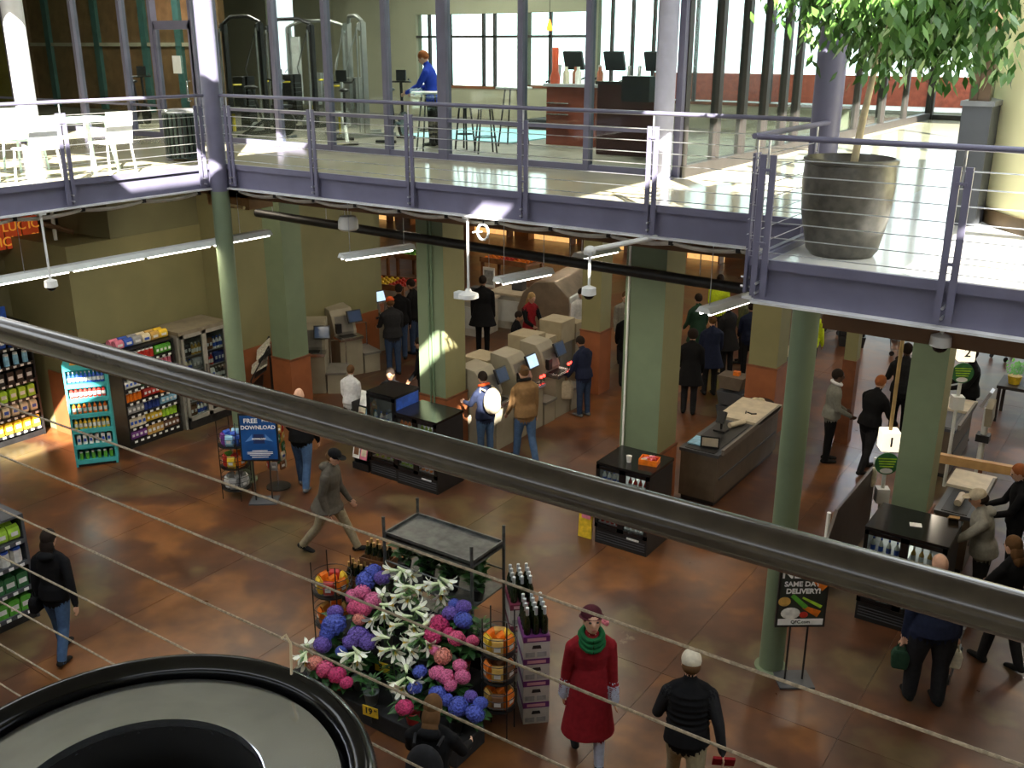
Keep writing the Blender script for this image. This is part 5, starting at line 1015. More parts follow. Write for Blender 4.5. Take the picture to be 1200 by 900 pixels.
def leaf_mesh(name, L, W, mat, droop=.3):
    o = MB(); n = 5
    for k in range(n+1):
        u = k/n; w = W*math.sin(math.pi*min(1, .08+u*.92))*(.3+.7*(1-u)**.5); z = .35*L*u-droop*L*u*u
        o.v += [(L*u, -w, z+w*.25), (L*u, 0, z), (L*u, w, z+w*.25)]
    for k in range(n):
        for j in (0, 1): o.f.append((k*3+j, (k+1)*3+j, (k+1)*3+j+1, k*3+j+1)); o.m.append(0)
    return o.mesh(name, mat, True)
HL = leaf_mesh('leaf', .14, .05, LEAFG); LL = leaf_mesh('leaf', .16, .016, LILYG, .6)
POTR = pm('red_foil_pot', (.50, .04, .05), .35, var=.15, scale=14); POTG = pm('grey_metal_pot', (.20, .22, .22), .4, .5); POTK = pm('black_nursery_pot', (.02, .02, .02), .6)
_pot = {m.name: lathe([(.062, 0), (.085, .14), (.09, .145), (.085, .15), (.078, .13)], 14).mesh('pot', m, True) for m in (POTR, POTG, POTK)}
def ob(name, me, par, loc, rot=(0, 0, 0), sc=1.):
    o = bpy.data.objects.new(name, me); COL.objects.link(o); o.parent = par; o.location = loc; o.rotation_euler = rot; o.scale = (sc, sc, sc) if not isinstance(sc, tuple) else sc; return o
def fpt(x, y, dz=0.):
    """pixel -> point on the sloping plane of blooms above the steps"""
    r = ray(x, y); k = .62; z0 = .52+dz; t_ = (z0-k*6.5-CAMZ)/(r[2]-k*r[1]); return Vector((r[0]*t_, r[1]*t_, CAMZ+r[2]*t_))
POTPOS = []
def pot_at(hs):
    c = sum(hs, Vector())/len(hs); y = min(max(c.y+.06, 6.56), 7.62); 
    for e in (6.95, 7.4):
        if abs(y-e) < .1: y = e+(.1 if y > e else -.1)
    xm = FX1-.12-(.28 if y > 6.95 else 0); xn = FX0+.12+(.32 if y > 7.4 else 0); x = min(max(c.x, xn), xm)
    for it in range(30):
        hit = [p for p in POTPOS if (p-Vector((x, y))).length < .185]
        if not hit: break
        x += .04*(1 if (x >= hit[0].x) else -1); x = min(max(x, xn), xm)
        if it == 14: y = min(7.62, y+.19)
    POTPOS.append(Vector((x, y))); return Vector((x, y, tz(y)+.001))
def hydrangea(lab, heads, pot=POTK):
    hs = [fpt(x, y) for x, y, r, c in heads]; b = pot_at(hs)
    t = thing('potted_hydrangea', lab, 'potted plant', b, 0, 'potted flowers on the stand'); ob('pot', _pot[pot.name], t, (0, 0, 0))
    for h_, (x, y, r, c) in zip(hs, heads):
        if c not in HYD: HYD[c] = hyd_mesh(c)
        l = h_-b; d = (h_-Vector((0, 0, CAMZ))).length; ob('flower_head', HYD[c], t, l, (rng.uniform(-.4, .4), rng.uniform(-.4, .4), rng.uniform(0, 6)), r*.86*d/FPX)
        tube([(0, 0, .12), l*.5+Vector((0, 0, .06)), l], .005, 5).build('stem', STEM, t)
        for k in range(8): a = k*.785+rng.uniform(-.3, .3); ob('leaf', HL, t, l*rng.uniform(.5, .95)-Vector((0, 0, .03)), (0, rng.uniform(-.3, .4), a), rng.uniform(.9, 1.35))
    for k in range(5): a = k*1.256; ob('leaf', HL, t, (.04*math.cos(a), .04*math.sin(a), .15), (0, -.4, a), 1.)
hydrangea('blue hydrangea at the back left of the stand', [(429, 680, 14, 'blue'), (437, 670, 12, 'blue'), (448, 677, 11, 'violet')])
hydrangea('rose pink hydrangea behind the white lilies on the left', [(424, 694, 12, 'rose'), (414, 699, 11, 'rose'), (437, 704, 13, 'rose')])
hydrangea('pink hydrangea with one salmon bloom left of the lilies', [(416, 712, 11, 'pink'), (426, 714, 11, 'pink'), (421, 726, 9, 'salmon')])
hydrangea('large blue hydrangea at the left edge of the stand', [(391, 732, 17, 'blue'), (393, 717, 11, 'violet'), (384, 742, 11, 'blue')])
hydrangea('big violet hydrangea in front of the left lilies', [(420, 746, 15, 'violet'), (431, 752, 12, 'violet'), (411, 752, 11, 'violet')])
hydrangea('small violet and blue hydrangea at the lower left', [(378, 755, 12, 'violet'), (400, 763, 8, 'blue')])
hydrangea('salmon and hot pink hydrangea in a red pot at the lower left', [(369, 777, 11, 'salmon'), (381, 784, 12, 'pink'), (395, 791, 12, 'hot'), (406, 800, 9, 'hot')], POTR)
hydrangea('violet blue hydrangea below the cart on the right', [(528, 719, 12, 'violet'), (543, 711, 11, 'violet'), (543, 727, 13, 'blue'), (532, 708, 8, 'blue')])
hydrangea('hot pink hydrangea right of the lilies', [(515, 731, 13, 'hot'), (508, 744, 13, 'hot')])
hydrangea('pink hydrangea in a red pot at the right end', [(535, 748, 12, 'pink'), (554, 751, 9, 'pink'), (526, 741, 8, 'hot')], POTR)
hydrangea('salmon hydrangea between two pink ones', [(519, 769, 12, 'salmon'), (510, 762, 8, 'rose')])
hydrangea('rose hydrangea with four blooms near the right front', [(513, 789, 12, 'rose'), (523, 793, 11, 'rose'), (539, 780, 10, 'rose'), (542, 793, 11, 'rose'), (528, 803, 9, 'rose')])
hydrangea('small blue hydrangea in the middle front', [(492, 787, 10, 'blue'), (486, 806, 10, 'blue')])
hydrangea('blue hydrangea behind the woman in black', [(513, 813, 12, 'blue'), (524, 820, 9, 'blue')])
hydrangea('bright blue hydrangea at the front right corner', [(537, 828, 14, 'blue'), (557, 836, 13, 'blue'), (563, 824, 10, 'blue'), (552, 816, 9, 'violet')])
hydrangea('single hot pink hydrangea in a red pot at the very front', [(474, 829, 12, 'hot')], POTR)
# lilies
CAMP = Vector((0, 0, CAMZ))
def lily(lab, fl, pot=POTG):
    hs = [fpt(x, y, .06) for x, y in fl]; b = pot_at(hs); t = thing('potted_lily', lab, 'potted plant', b, 0, 'potted flowers on the stand'); ob('pot', _pot[pot.name], t, (0, 0, 0))
    c = sum(hs, Vector())/len(hs)-b
    tube([(0, 0, .1), c*.5, c-Vector((0, 0, .04))], .007, 5).build('stem', STEM, t)
    for k, h_ in enumerate(hs):
        l = h_-b; d = (l-c); d.z = -.02+rng.uniform(-.05, .02); d = d.normalized() if d.length > .02 else Vector((rng.uniform(-1, 1), -1, 0)).normalized()
        d = (d+Vector((.1, -.35, .05))).normalized(); L_ = .185; ob('lily_flower', LILY, t, l-d*L_*.6, d.to_track_quat('X', 'Z').to_euler(), L_); tube([c-Vector((0, 0, .04)), (c+l)*.5, l-d*L_*.6], .004, 5).build('stalk', STEM, t)
    for k in range(26): a = rng.uniform(0, 6.28); ob('leaf', LL, t, c*rng.uniform(.25, 1.0), (0, rng.uniform(-.5, .3), a), rng.uniform(.8, 1.2))
lily('white lily at the back left under the steel cart', [(457, 668), (466, 676), (475, 670), (482, 674)])
lily('white lily at the back centre', [(473, 688), (488, 690), (497, 687), (478, 703), (464, 699)])
lily('white lily at the back right beside the cart post', [(507, 685), (517, 698), (525, 682), (519, 689)])
lily('white lily left of the middle', [(448, 698), (456, 709), (436, 727), (450, 720)])
lily('white lily in the middle with five trumpets', [(462, 733), (472, 722), (485, 737), (492, 712), (497, 722)])
lily('white lily right of the middle', [(478, 752), (488, 745), (500, 730), (503, 757)])
lily('white lily drooping in the centre front', [(450, 762), (463, 764), (482, 763), (447, 746)])
lily('white lily at the lower left with one bloom', [(407, 768), (418, 775), (421, 766)])
lily('white lily at the far lower left', [(352, 770), (360, 757), (358, 776)])
lily('white lily near the front between blue blooms', [(476, 781), (465, 802), (485, 800), (471, 808)])
# foliage pots without blooms
def foliage(lab, px, py, pot, n=26, sc=.9):
    b = pot_at([fpt(px, py, -.1)]); t = thing('potted_foliage', lab, 'potted plant', b, 0, 'leafy pots on the stand'); ob('pot', _pot[pot.name], t, (0, 0, 0))
    for k in range(n): a = rng.uniform(0, 6.28); ob('leaf', HL if k % 3 else LL, t, (.05*math.cos(a), .05*math.sin(a), .13+.16*rng.random()), (0, rng.uniform(-.9, 0), a), rng.uniform(.6, 1)*sc)
for lab, px, py, p in (('leafy grey pot left of the yellow price card', 428, 812, POTG), ('leafy grey pot right of the yellow price card', 455, 835, POTG), ('leafy pot at the left end of the second step', 398, 775, POTK), ('leafy pot in the centre of the second step', 462, 790, POTK), ('leafy pot at the right of the second step', 505, 800, POTK), ('leafy pot at the top right step', 545, 760, POTK)): foliage(lab, px, py, p)
for k in range(7):   # dense green pots on the cart shelf
    x = -6.98+k*.18; t = thing('potted_foliage', 'bushy green pot on the cart shelf, %s from the left' % ('first', 'second', 'third', 'fourth', 'fifth', 'sixth', 'seventh')[k], 'potted plant', (x, 7.95+.2*(k % 2), .941), 0, 'leafy pots on the cart'); ob('pot', _pot[POTK.name], t, (0, 0, 0))
    for j in range(40): a = rng.uniform(0, 6.28); ob('leaf', HL, t, (.07*rng.random()*math.cos(a), .07*math.sin(a), .14+.2*rng.random()), (0, rng.uniform(-1.0, .2), a), rng.uniform(.7, 1.2))
# price cards
for lab, txt, px, py in (('yellow price card reading 19 at the front of the flower stand', '19', 434, 834), ('yellow price card reading 9 in the middle of the flower stand', '9', 448, 782)):
    y_ = 6.42 if txt == '19' else 6.92; q = AY(px, py, y_); t = thing('price_card', lab, 'price card', (q.x, y_, q.z-.06), .15); cbox((0, 0, .06), (.19, .008, .12)).build('card', PAL['yellow'], t); text(txt, .1, BLACK, t, (-.02, -.006, .065), bold=.003); text('99', .04, BLACK, t, (.065, -.006, .085)); tube([(0, .006, 0), (0, .02, -.1)], .004, 5).build('clip', BLACK, t)
# ---- bottle crates behind on the left
DG = pm('dark_bottle_glass', (.012, .02, .008), .12, var=.2); GOLD = pm('gold_foil', (.55, .38, .14), .35, .6)
BOT = lathe([(.038, 0), (.04, .02), (.04, .17), (.016, .24), (.014, .30)], 10)
n0 = len(BOT.f); BOT.lathe([(.0165, .245), (.0165, .30), (.018, .305)], 10, mi=1); BOT.lathe([(.0408, .06), (.0408, .14)], 10, mi=2, caps=False)
BOTM = BOT.mesh('bottle', [DG, GOLD, PAL['brown']], True)
def bottle_grid(lab, p, nx, ny, me, sp, grp, rz=0.):
    for i in range(nx):
        for j in range(ny):
            o = bpy.data.objects.new('bottle', me); COL.objects.link(o); x = (i-(nx-1)/2)*sp; y = (j-(ny-1)/2)*sp; o.location = (p[0]+math.cos(rz)*x-math.sin(rz)*y, p[1]+math.sin(rz)*x+math.cos(rz)*y, p[2]); tag(o, lab+', row %s, %s bottle' % (ORD[j], ORD[i]), 'bottle', grp)
CARD = pm('beer_carton_white', (.50, .48, .44), .6, var=.1); CMAR = pm('carton_maroon', (.16, .02, .05), .55); CPUR = pm('carton_purple', (.13, .02, .14), .55)
for lab, px, py, h_, mt in (('dark carton of gold topped bottles at the back left corner', 444, 668, .85, CLOTH), ('lower dark carton of gold topped bottles by the snack basket', 422, 692, .62, CLOTH)):
    q = G(px, py-8, h_+.1); t = thing('bottle_carton', lab, 'carton', (q.x-.1, q.y+.12, 0), .15); box(-.2, -.14, 0, .2, .14, h_).build('plinth', mt, t); 
    for x in (-.2, .19): box(x, -.14, h_, x+.01, .14, h_+.12).build('flap', PAL['brown'], t)
    box(-.2, -.14, h_, .2, -.13, h_+.12).build('flap', PAL['brown'], t)
    bottle_grid('gold topped bottle in the '+lab.split(' of ')[0], (q.x-.1, q.y+.12, h_+.002), 4, 2, BOTM, .088, 'gold topped bottles', .15)
SIL = pm('silver_foil', (.62, .66, .70), .3, .5)
B2 = lathe([(.036, 0), (.038, .02), (.038, .16), (.015, .23), (.0145, .30)], 10); B2.lathe([(.018, .2), (.0175, .29), (.019, .31), (.012, .315)], 10, mi=1); B2M = B2.mesh('bottle', [DG, SIL], True)
def beer_stack(lab, p, n, band, rz, hh=.27):
    for k in range(n):
        t = thing('beer_carton', '%s beer carton, %s of the %s' % (('maroon banded', 'purple banded')[band is CPUR], ('bottom', 'second', 'third')[k] if k < n-1 else 'topmost', lab), 'carton', (p[0], p[1], k*hh+.001*k), rz, 'beer cartons'); box(-.14, -.20, 0, .14, .20, hh*.74).build('body', CARD, t); box(-.142, -.202, hh*.74, .142, .202, hh).build('band', band, t)
        o = MB().prism([(-.05, hh*.45), (.05, hh*.45), (.04, hh*.6), (-.04, hh*.6)], 'y', -.2035, -.2).build('hand_hole', BLACK, t); box(-.10, -.2035, hh*.80, .10, -.202, hh*.93).build('brand_print', pm('print_pink', (.6, .3, .35), .5), t)
        o = MB(); [o.box(-.12+i*.125, -.203, hh*.08, -.02+i*.125, -.2, hh*.3) for i in range(2)]; o.build('panel_print', PAL['grey'], t); box(.142, -.15, hh*.1, .1425, .15, hh*.6).build('side_print', PAL['cream'], t)
    bottle_grid('silver topped bottle on the '+lab, (p[0], p[1], n*hh+.001*n+.002), 3, 4, B2M, .092, 'silver topped bottles', rz)
q = G(621, 850, 0); beer_stack('right beer stack', (-4.95, 7.66), 4, CPUR, .75)
beer_stack('left beer stack', (-5.42, 8.10), 4, CMAR, .75)
# orange snack racks
snack_rack('wire_rack', 'black wire rack with three tiers of orange snack bags', Vector((-5.06, 7.17, 0)), .3, (.36, .70, 1.02), (['orange', 'gold', 'brown'], ['brown', 'orange', 'gold'], ['orange', 'yellow', 'gold']), .17, 'rack beside the beer cartons')
q = G(403, 700, .8); snack_rack('wire_rack', 'black wire basket rack of orange bags at the left of the flowers', (-7.68, 7.42, 0), .2, (.3, .72), (['orange', 'gold'], ['orange', 'yellow', 'red']), .22, 'basket rack left of flowers')
# ================================================================== PEOPLE
SKIN = {'light': pm('skin_light', (.55, .32, .22), .55, var=.08, scale=20), 'tan': pm('skin_tan', (.36, .19, .11), .55, var=.08, scale=20), 'dark': pm('skin_dark', (.10, .05, .03), .5, var=.1, scale=20)}
CL = {n: pm('cloth_'+n, c, .9, var=.10, scale=22, bump=.25, spec=.15) for n, c in dict(black=(.007, .007, .008), charcoal=(.018, .018, .020), navy=(.015, .02, .045), jeans=(.06, .11, .21), jeans_dark=(.03, .05, .10), khaki=(.26, .22, .14), brown=(.20, .115, .05), greybrown=(.085, .075, .06), red=(.22, .012, .018), vest_red=(.25, .015, .02), grey=(.22, .21, .18), denim=(.19, .19, .16), white=(.65, .65, .66), pale_blue=(.42, .45, .58), blue=(.02, .05, .40), hivis=(.55, .70, .03), olive=(.08, .085, .04), green=(.012, .10, .035), tanc=(.42, .36, .26), darkgreen=(.02, .05, .03), cream=(.55, .5, .4), maroon=(.06, .012, .02), orange=(.55, .08, .02), pinkf=(.75, .22, .28), hair_dark=(.018, .012, .009), hair_brown=(.10, .05, .02), hair_blond=(.34, .22, .10), hair_red=(.28, .09, .03), shoe_black=(.012, .012, .012), shoe_grey=(.14, .14, .14)).items()}
EYEM = pm('eye_dark', (.02, .015, .012), .3); LIPM = pm('lips', (.35, .10, .09), .5)
def cap_tube(o, pts, rad, mi, up=None, n=12, flat=False):
    pts = [Vector(p) for p in pts]; rad = [r if isinstance(r, tuple) else (r, r) for r in rad]
    t0 = (pts[0]-pts[1]).normalized(); t1 = (pts[-1]-pts[-2]).normalized(); r0 = min(rad[0]); r1 = min(rad[-1])
    P = [pts[0]+t0*r0*.95, pts[0]+t0*r0*.6]+pts+[pts[-1]+t1*r1*.6, pts[-1]+t1*r1*.95]
    Rr = [tuple(x*.3 for x in rad[0]), tuple(x*.78 for x in rad[0])]+rad+[tuple(x*.78 for x in rad[-1]), tuple(x*.3 for x in rad[-1])]
    if flat: P = P[:-2]+[P[-3]+t1*.004]; Rr = Rr[:-2]+[tuple(x*.93 for x in rad[-1])]
    # densify so the nearest-vertex material lookup is sharp
    Q, S = [P[0]], [Rr[0]]
    for a, b, ra, rb in zip(P[:-1], P[1:], Rr[:-1], Rr[1:]):
        k = max(1, int((b-a).length/.018))
        for i in range(1, k+1): u = i/k; Q.append(a.lerp(b, u)); S.append(tuple(x*(1-u)+y*u for x, y in zip(ra, rb)))
    o.tube(Q, [list(s) for s in S], n, mi, up=up)
def person(lab, pos, face, h=1.72, lean=0., legs=((0, 0), (0, 0)), arms=((0, .12, .15, 0), (0, .12, .15, 0)), head=(0, 0), skin='light', top='black', bottom='black', shoe='shoe_black', hair='short', hc='hair_dark', bulk=1.0, long_coat=0., skirt=False, sleeve=None, vox=.013, cap=None, cuff=None, collar=None, z=0., hood=None, group=None, extra=None, stance=.09, sock=None, lower=0., lw=1.):
    """legs: (thigh pitch fwd, knee bend) left,right; arms: (pitch fwd, abduct, elbow flex, inward) left,right"""
    s = h/1.75; M_ = [SKIN[skin], CL[top], CL[bottom], CL[shoe], CL[sleeve or top], CL[cuff or top], CL[collar or top], CL[sock or bottom]]
    o = MB(); hip = Vector((0, 0, .93)); Rl = Matrix.Rotation(lean, 3, 'Y')
    def T(p): return hip+Rl @ (Vector(p)-hip)
    # legs
    lowest = 9; feet = []
    lim = []
    for k, sd in enumerate((1, -1)):
        a, kn = legs[k]; p0 = Vector((0, sd*stance, .90)); p1 = p0+Vector((math.sin(a), sd*.01, -math.cos(a)))*.43; b = a-kn; p2 = p1+Vector((math.sin(b), sd*.005, -math.cos(b)))*.41
        lim.append((p0, p1, p2, b)); lowest = min(lowest, p2.z-.065)
    dz = -lowest
    for (p0, p1, p2, b) in lim:
        cap_tube(o, [p0, p0.lerp(p1, .5), p1, p1.lerp(p2, .35), p2], [.098*bulk**.5*lw, .088*bulk**.5*lw, .068*lw, .068*lw, .058*lw], 2)
        if sock: cap_tube(o, [p1.lerp(p2, .3), p2], [.058, .042], 7)
        ft = Vector((math.cos(b*.5), 0, math.sin(b*.5))) if abs(b) > .25 else Vector((1, 0, 0)); an = p2+Vector((0, 0, -.01))
        cap_tube(o, [an-ft*.05+Vector((0, 0, -.02)), an+ft*.08+Vector((0, 0, -.022)), an+ft*.175+Vector((0, 0, -.028))], [(.04, .043), (.036, .048), (.026, .042)], 3, up=(0, 0, 1))
    # torso
    B = bulk; rings = [(.87, .125, .165), (.97, .125*B, .165*B), (1.10, .112*B, .150*B), (1.27, .125*B, .178*B), (1.37, .108*B, .178*B), (1.43, .088, .13), (1.475, .062, .075)]
    cap_tube(o, [T((0, 0, r[0])) for r in rings], [(r[1], r[2]) for r in rings], 1, up=(1, 0, 0), n=20)
    cap_tube(o, [Vector((0, 0, .80)), Vector((0, 0, .93))], [(.12, .165), (.12, .165)], 2, up=(1, 0, 0), n=16)
    if long_coat:
        e = .93-long_coat; cap_tube(o, [T((0, 0, 1.12)), Vector((0, 0, .95)), Vector((-.02, 0, (e+.95)/2)), Vector((-.03, 0, e))], [(.12*B, .155*B), (.15*B, .185*B), (.18*B, .22*B), (.21*B, .265*B)], 1, up=(1, 0, 0), n=28, flat=True)
    else: cap_tube(o, [T((0, 0, 1.0)), T((0, 0, .86))], [(.138*B, .178*B), (.15*B, .193*B)], 1, up=(1, 0, 0), n=24, flat=True)
    # arms and hands
    hands = []
    for k, sd in enumerate((1, -1)):
        a, ab, el, inw = arms[k]; sh = T((0, sd*.180*B**.5, 1.345)); cap_tube(o, [T((0, sd*.05, 1.445)), T((0, sd*.12*B**.5, 1.405)), sh], [.05, .056, .06*B**.5], 1); d1 = Rl @ Vector((math.sin(a)*math.cos(ab), sd*math.sin(ab), -math.cos(a)*math.cos(ab))).normalized()
        eb = sh+d1*.285; a2 = a+el; d2 = (Rl @ Vector((math.sin(a2), sd*(math.sin(ab)*.6-inw), -math.cos(a2)))).normalized(); wr = eb+d2*.25
        cap_tube(o, [sh, sh.lerp(eb, .5), eb, eb.lerp(wr, .5), wr], [.066*B**.5, .060*B**.5, .052*B**.5, .048, .041], 4)
        if cuff: cap_tube(o, [eb.lerp(wr, .55), wr+d2*.03], [.056, .052], 5)
        sdv = d2.cross(Vector((0, sd, 0))); sdv = sdv.normalized() if sdv.length > .1 else Vector((0, 0, 1)); nrm = d2.cross(sdv).normalized()
        pc_ = wr+d2*.055; cap_tube(o, [wr, pc_, wr+d2*.085], [(.022, .028), (.02, .04), (.018, .038)], 0, up=nrm)
        for f, L_ in enumerate((.062, .075, .07, .055)):
            b0 = wr+d2*.088+sdv*((f-1.5)*.021); m_ = b0+d2*L_*.55-nrm*sd*.006; e_ = m_+d2*L_*.42-nrm*sd*.02; cap_tube(o, [b0, m_, e_], [.0098, .0092, .008], 0, n=8)
        b0 = wr+d2*.03+sdv*.035; cap_tube(o, [b0, b0+d2*.03+sdv*.022, b0+d2*.06+sdv*.026], [.012, .0105, .009], 0, n=8); hands.append(wr+d2*.1)
    # neck and head
    nk = T((0, 0, 1.46)); hy, hp = head; Hm = Rl @ Matrix.Rotation(hy, 3, 'Z') @ Matrix.Rotation(hp, 3, 'Y'); hcn = T((.02, 0, 1.635)); hcn = nk+(Hm @ Vector((.02, 0, .165)))*.6+(T((.02, 0, 1.625))-nk)*.4
    cap_tube(o, [nk, hcn-Vector((0, 0, .06))], [.055, .052], 0)
    def H(p): return hcn+Hm @ Vector(p)
    o.ell(hcn, (.098, .077, .112), 18, 14, 0, Hm); o.ell(H((.028, 0, -.06)), (.062, .054, .062), 14, 10, 0, Hm); o.ell(H((.10, 0, -.018)), (.02, .014, .024), 8, 6, 0, Hm)
    for sd in (1, -1): o.ell(H((-.005, sd*.079, -.01)), (.02, .011, .03), 8, 6, 0, Hm)
    if hood: o.ell(T((-.10, 0, 1.44)), (.07, .11, .06), 14, 8, 1)
    if extra: extra(o, T, H, cap_tube)
    # voxel union -> one continuous figure
    for i in range(len(o.v)): v = o.v[i]; o.v[i] = (v[0]*s, v[1]*s, (v[2]+dz)*s)
    me0 = o.mesh('person', M_); tmp = bpy.data.objects.new('tmp', me0); COL.objects.link(tmp)
    rm = tmp.modifiers.new('r', 'REMESH'); rm.mode = 'VOXEL'; rm.voxel_size = vox; sm = tmp.modifiers.new('s', 'SMOOTH'); sm.factor = .4; sm.iterations = 2
    dg = bpy.context.evaluated_depsgraph_get(); me = bpy.data.meshes.new_from_object(tmp.evaluated_get(dg)); bpy.data.objects.remove(tmp)
    vm = np.zeros(len(o.v), dtype=int)
    for f, m_ in zip(o.f, o.m): vm[list(f)] = m_
    kd = kdtree.KDTree(len(o.v))
    for i, v in enumerate(o.v): kd.insert(v, i)
    kd.balance(); me.materials.clear()
    for m_ in M_: me.materials.append(m_)
    ti = [i for i in range(len(o.v)) if vm[i] in (1, 4, 5, 6)]; kt = kdtree.KDTree(len(ti))
    for i in ti: kt.insert(o.v[i], i)
    kt.balance(); mi = []; hemz = (.93-(long_coat or .07)+dz)*s-.010
    for p in me.polygons:
        c_, i_, d_ = kd.find(p.center); m_ = int(vm[i_])
        if m_ in (0, 2, 7):
            c2, i2, d2_ = kt.find(p.center)
            if d2_ < d_+(.022 if m_ != 0 else .010): m_ = int(vm[i2])
        if m_ in (2, 7) and p.center.z > hemz and math.hypot(p.center.x, p.center.y) < .30: m_ = 1
        mi.append(m_)
    me.polygons.foreach_set('material_index', mi); me.polygons.foreach_set('use_smooth', [True]*len(mi)); me.name = 'person'
    t = bpy.data.objects.new('person', me); COL.objects.link(t); fr = math.radians(face); t.location = (pos[0], pos[1], z-lower); t.rotation_euler = (0, 0, fr); tag(t, lab, 'person', group)
    def loc(p): return Vector((p[0]*s, p[1]*s, (p[2]+dz)*s))
    def child(nm, mb, mat, sm_=True):
        mb.v = [tuple(loc(v)) for v in mb.v]; return mb.build(nm, mat, t, sm_)
    # face
    for sd in (1, -1): child('eye', MB().ell(H((.086, sd*.033, .008)), (.012, .015, .010), 8, 6, 0, Hm), EYEM)
    child('mouth', MB().ell(H((.088, 0, -.066)), (.008, .024, .007), 8, 6, 0, Hm), LIPM)
    if collar:
        g = MB()
        for q_ in range(3 if collar == 'green' else 1): g.tube([T((.015+(.088+.012*q_)*math.cos(a*.5236), (.092+.012*q_)*math.sin(a*.5236), 1.495-.03*q_-(.03+.02*q_)*math.cos(a*.5236))) for a in range(13)], .025 if collar == 'green' else .028, 8, caps=False)
        child('scarf' if collar == 'green' else 'collar', g, CL[collar])
    # hair / headgear
    if hair in ('short', 'long', 'tail', 'curly'):
        g = MB(); rr = (.106, .088, .108) if hair != 'curly' else (.125, .11, .115); g.ell(H((-.022, 0, .025)), rr, 18, 12, 0, Hm)
        if hair == 'long': g.ell(H((-.06, 0, -.08)), (.065, .088, .12), 14, 10, 0, Hm); g.ell(H((-.075, 0, -.17)), (.05, .08, .09), 12, 8, 0, Hm)
        if hair == 'tail': g.tube([H((-.10, 0, .03)), H((-.15, 0, -.02)), H((-.14, 0, -.14))], [.03, .032, .012], 10)
        child('hair', g, CL[hc])
    elif hair == 'fringe':
        g = MB(); g.ell(H((-.035, 0, -.015)), (.092, .086, .075), 16, 10, 0, Hm); child('hair', g, CL[hc])
    if cap:
        g = MB(); kind, cc_ = cap
        if kind in ('cap', 'capback'):
            f_ = 1 if kind == 'cap' else -1
            g.ell(H((-.005, 0, .045)), (.108, .090, .085), 18, 12, 0, Hm); ring = []
            for k in range(9): a = -1.1+k*.275; ring.append(H((f_*(.08+.10*math.cos(a)*1.0), .085*math.sin(a)*1.0, .045)))
            inn = [H((f_*.06, .07*math.sin(-1.1+k*.275), .05)) for k in range(9)]
            top_ = [p+Hm @ Vector((0, 0, .008)) for p in ring]; n_ = 9
            g.add(inn+ring+top_, [(k, k+1, n_+k+1, n_+k) for k in range(8)]+[(k+1, k, 2*n_+k, 2*n_+k+1) for k in range(8)]+[(n_+k, n_+k+1, 2*n_+k+1, 2*n_+k) for k in range(8)])
        elif kind == 'cloche':
            g.ell(H((-.03, 0, .05)), (.112, .10, .085), 20, 12, 0, Hm); g.v += [tuple(H((x, y, z_))) for x, y, z_ in [(-.03+.128*math.cos(a*.3927), .118*math.sin(a*.3927), .03) for a in range(16)]+[(-.03+.10*math.cos(a*.3927), .09*math.sin(a*.3927), .045) for a in range(16)]]
            b = len(g.v)-32; g.f += [(b+k, b+(k+1) % 16, b+16+(k+1) % 16, b+16+k) for k in range(16)]; g.m += [0]*16
        elif kind == 'beanie': g.ell(H((-.012, 0, .04)), (.11, .093, .098), 18, 12, 0, Hm)
        child('hat', g, CL[cc_])
    HANDS[lab] = [t.matrix_basis @ loc(p) for p in hands]; t['_'] = 0; del t['_']
    return t
HANDS = {}
def quilt(o, T, H, ct):
    for k in range(8):
        z_ = .93+k*.062; w_ = 1 if z_ < 1.3 else 1-(z_-1.3)*.9
        o.ell(T((0, 0, z_)), (.150*w_, .205*w_, .034), 24, 8, 1)
def hp(px, py, h): q = G(px, py, h-.11); return (q.x, q.y)
AW = 124.   # facing away from the viewer
N_ = .0105
WALK = ((.42, .10), (-.28, .35)); STAND = ((.03, .05), (-.03, .03)); STEP = ((.22, .06), (-.16, .22))
p = G(76, 768, 0); person('person with dark hair, black jacket and blue jeans walking by the green packets', (p.x, p.y), 118, 1.66, .06, STEP, ((-.1, .12, .2, 0), (-.25, .32, .15, 0)), (.0, .1), 'light', 'black', 'jeans', 'shoe_black', 'long', 'hair_dark', 1.0, vox=N_, hood=True)
p = G(389, 645, 0); person('person in dark cap, grey brown coat and khaki trousers striding right', (p.x, p.y), 22, 1.70, .12, ((.5, .08), (-.38, .30)), ((.25, .1, .5, .1), (-.1, .12, .5, .1)), (-.1, .25), 'light', 'greybrown', 'khaki', 'shoe_black', 'fringe', 'hair_brown', 1.12, vox=N_, cap=('cap', 'black'), long_coat=.13, hood=True)
p = G(357, 571, 0); person('bald person in black jacket and jeans seen from behind', (p.x, p.y), 118, 1.74, .03, STEP, ((.2, .12, .6, .2), (.1, .12, .3, 0)), (0, .0), 'light', 'black', 'jeans', 'shoe_grey', None, 'hair_dark', 1.1, vox=.012)
p = G(688, 893, 0)
red = person('person in a long red coat, green scarf and dark cloche hat walking towards the viewer', (p.x, p.y), -52, 1.82, .05, ((.16, .03), (-.20, .45)), ((.12, .10, .12, 0), (-.12, .14, .12, 0)), (.05, -.22), 'light', 'red', 'pale_blue', 'shoe_black', 'short', 'hair_brown', 1.0, vox=N_, cap=('cloche', 'maroon'), long_coat=.56, collar='green', cuff='pale_blue', lw=.85, sock='pale_blue')
p = hp(811, 776, 1.76); person('person in black quilted vest and pale cap seen from behind, red book in hand', p, 116, 1.76, .10, WALK, ((.25, .3, .9, .2), (-.30, .30, .25, 0)), (0, .1), 'light', 'black', 'khaki', 'shoe_black', 'fringe', 'hair_brown', 1.13, vox=N_, cap=('beanie', 'cream'), sleeve='charcoal', extra=quilt)
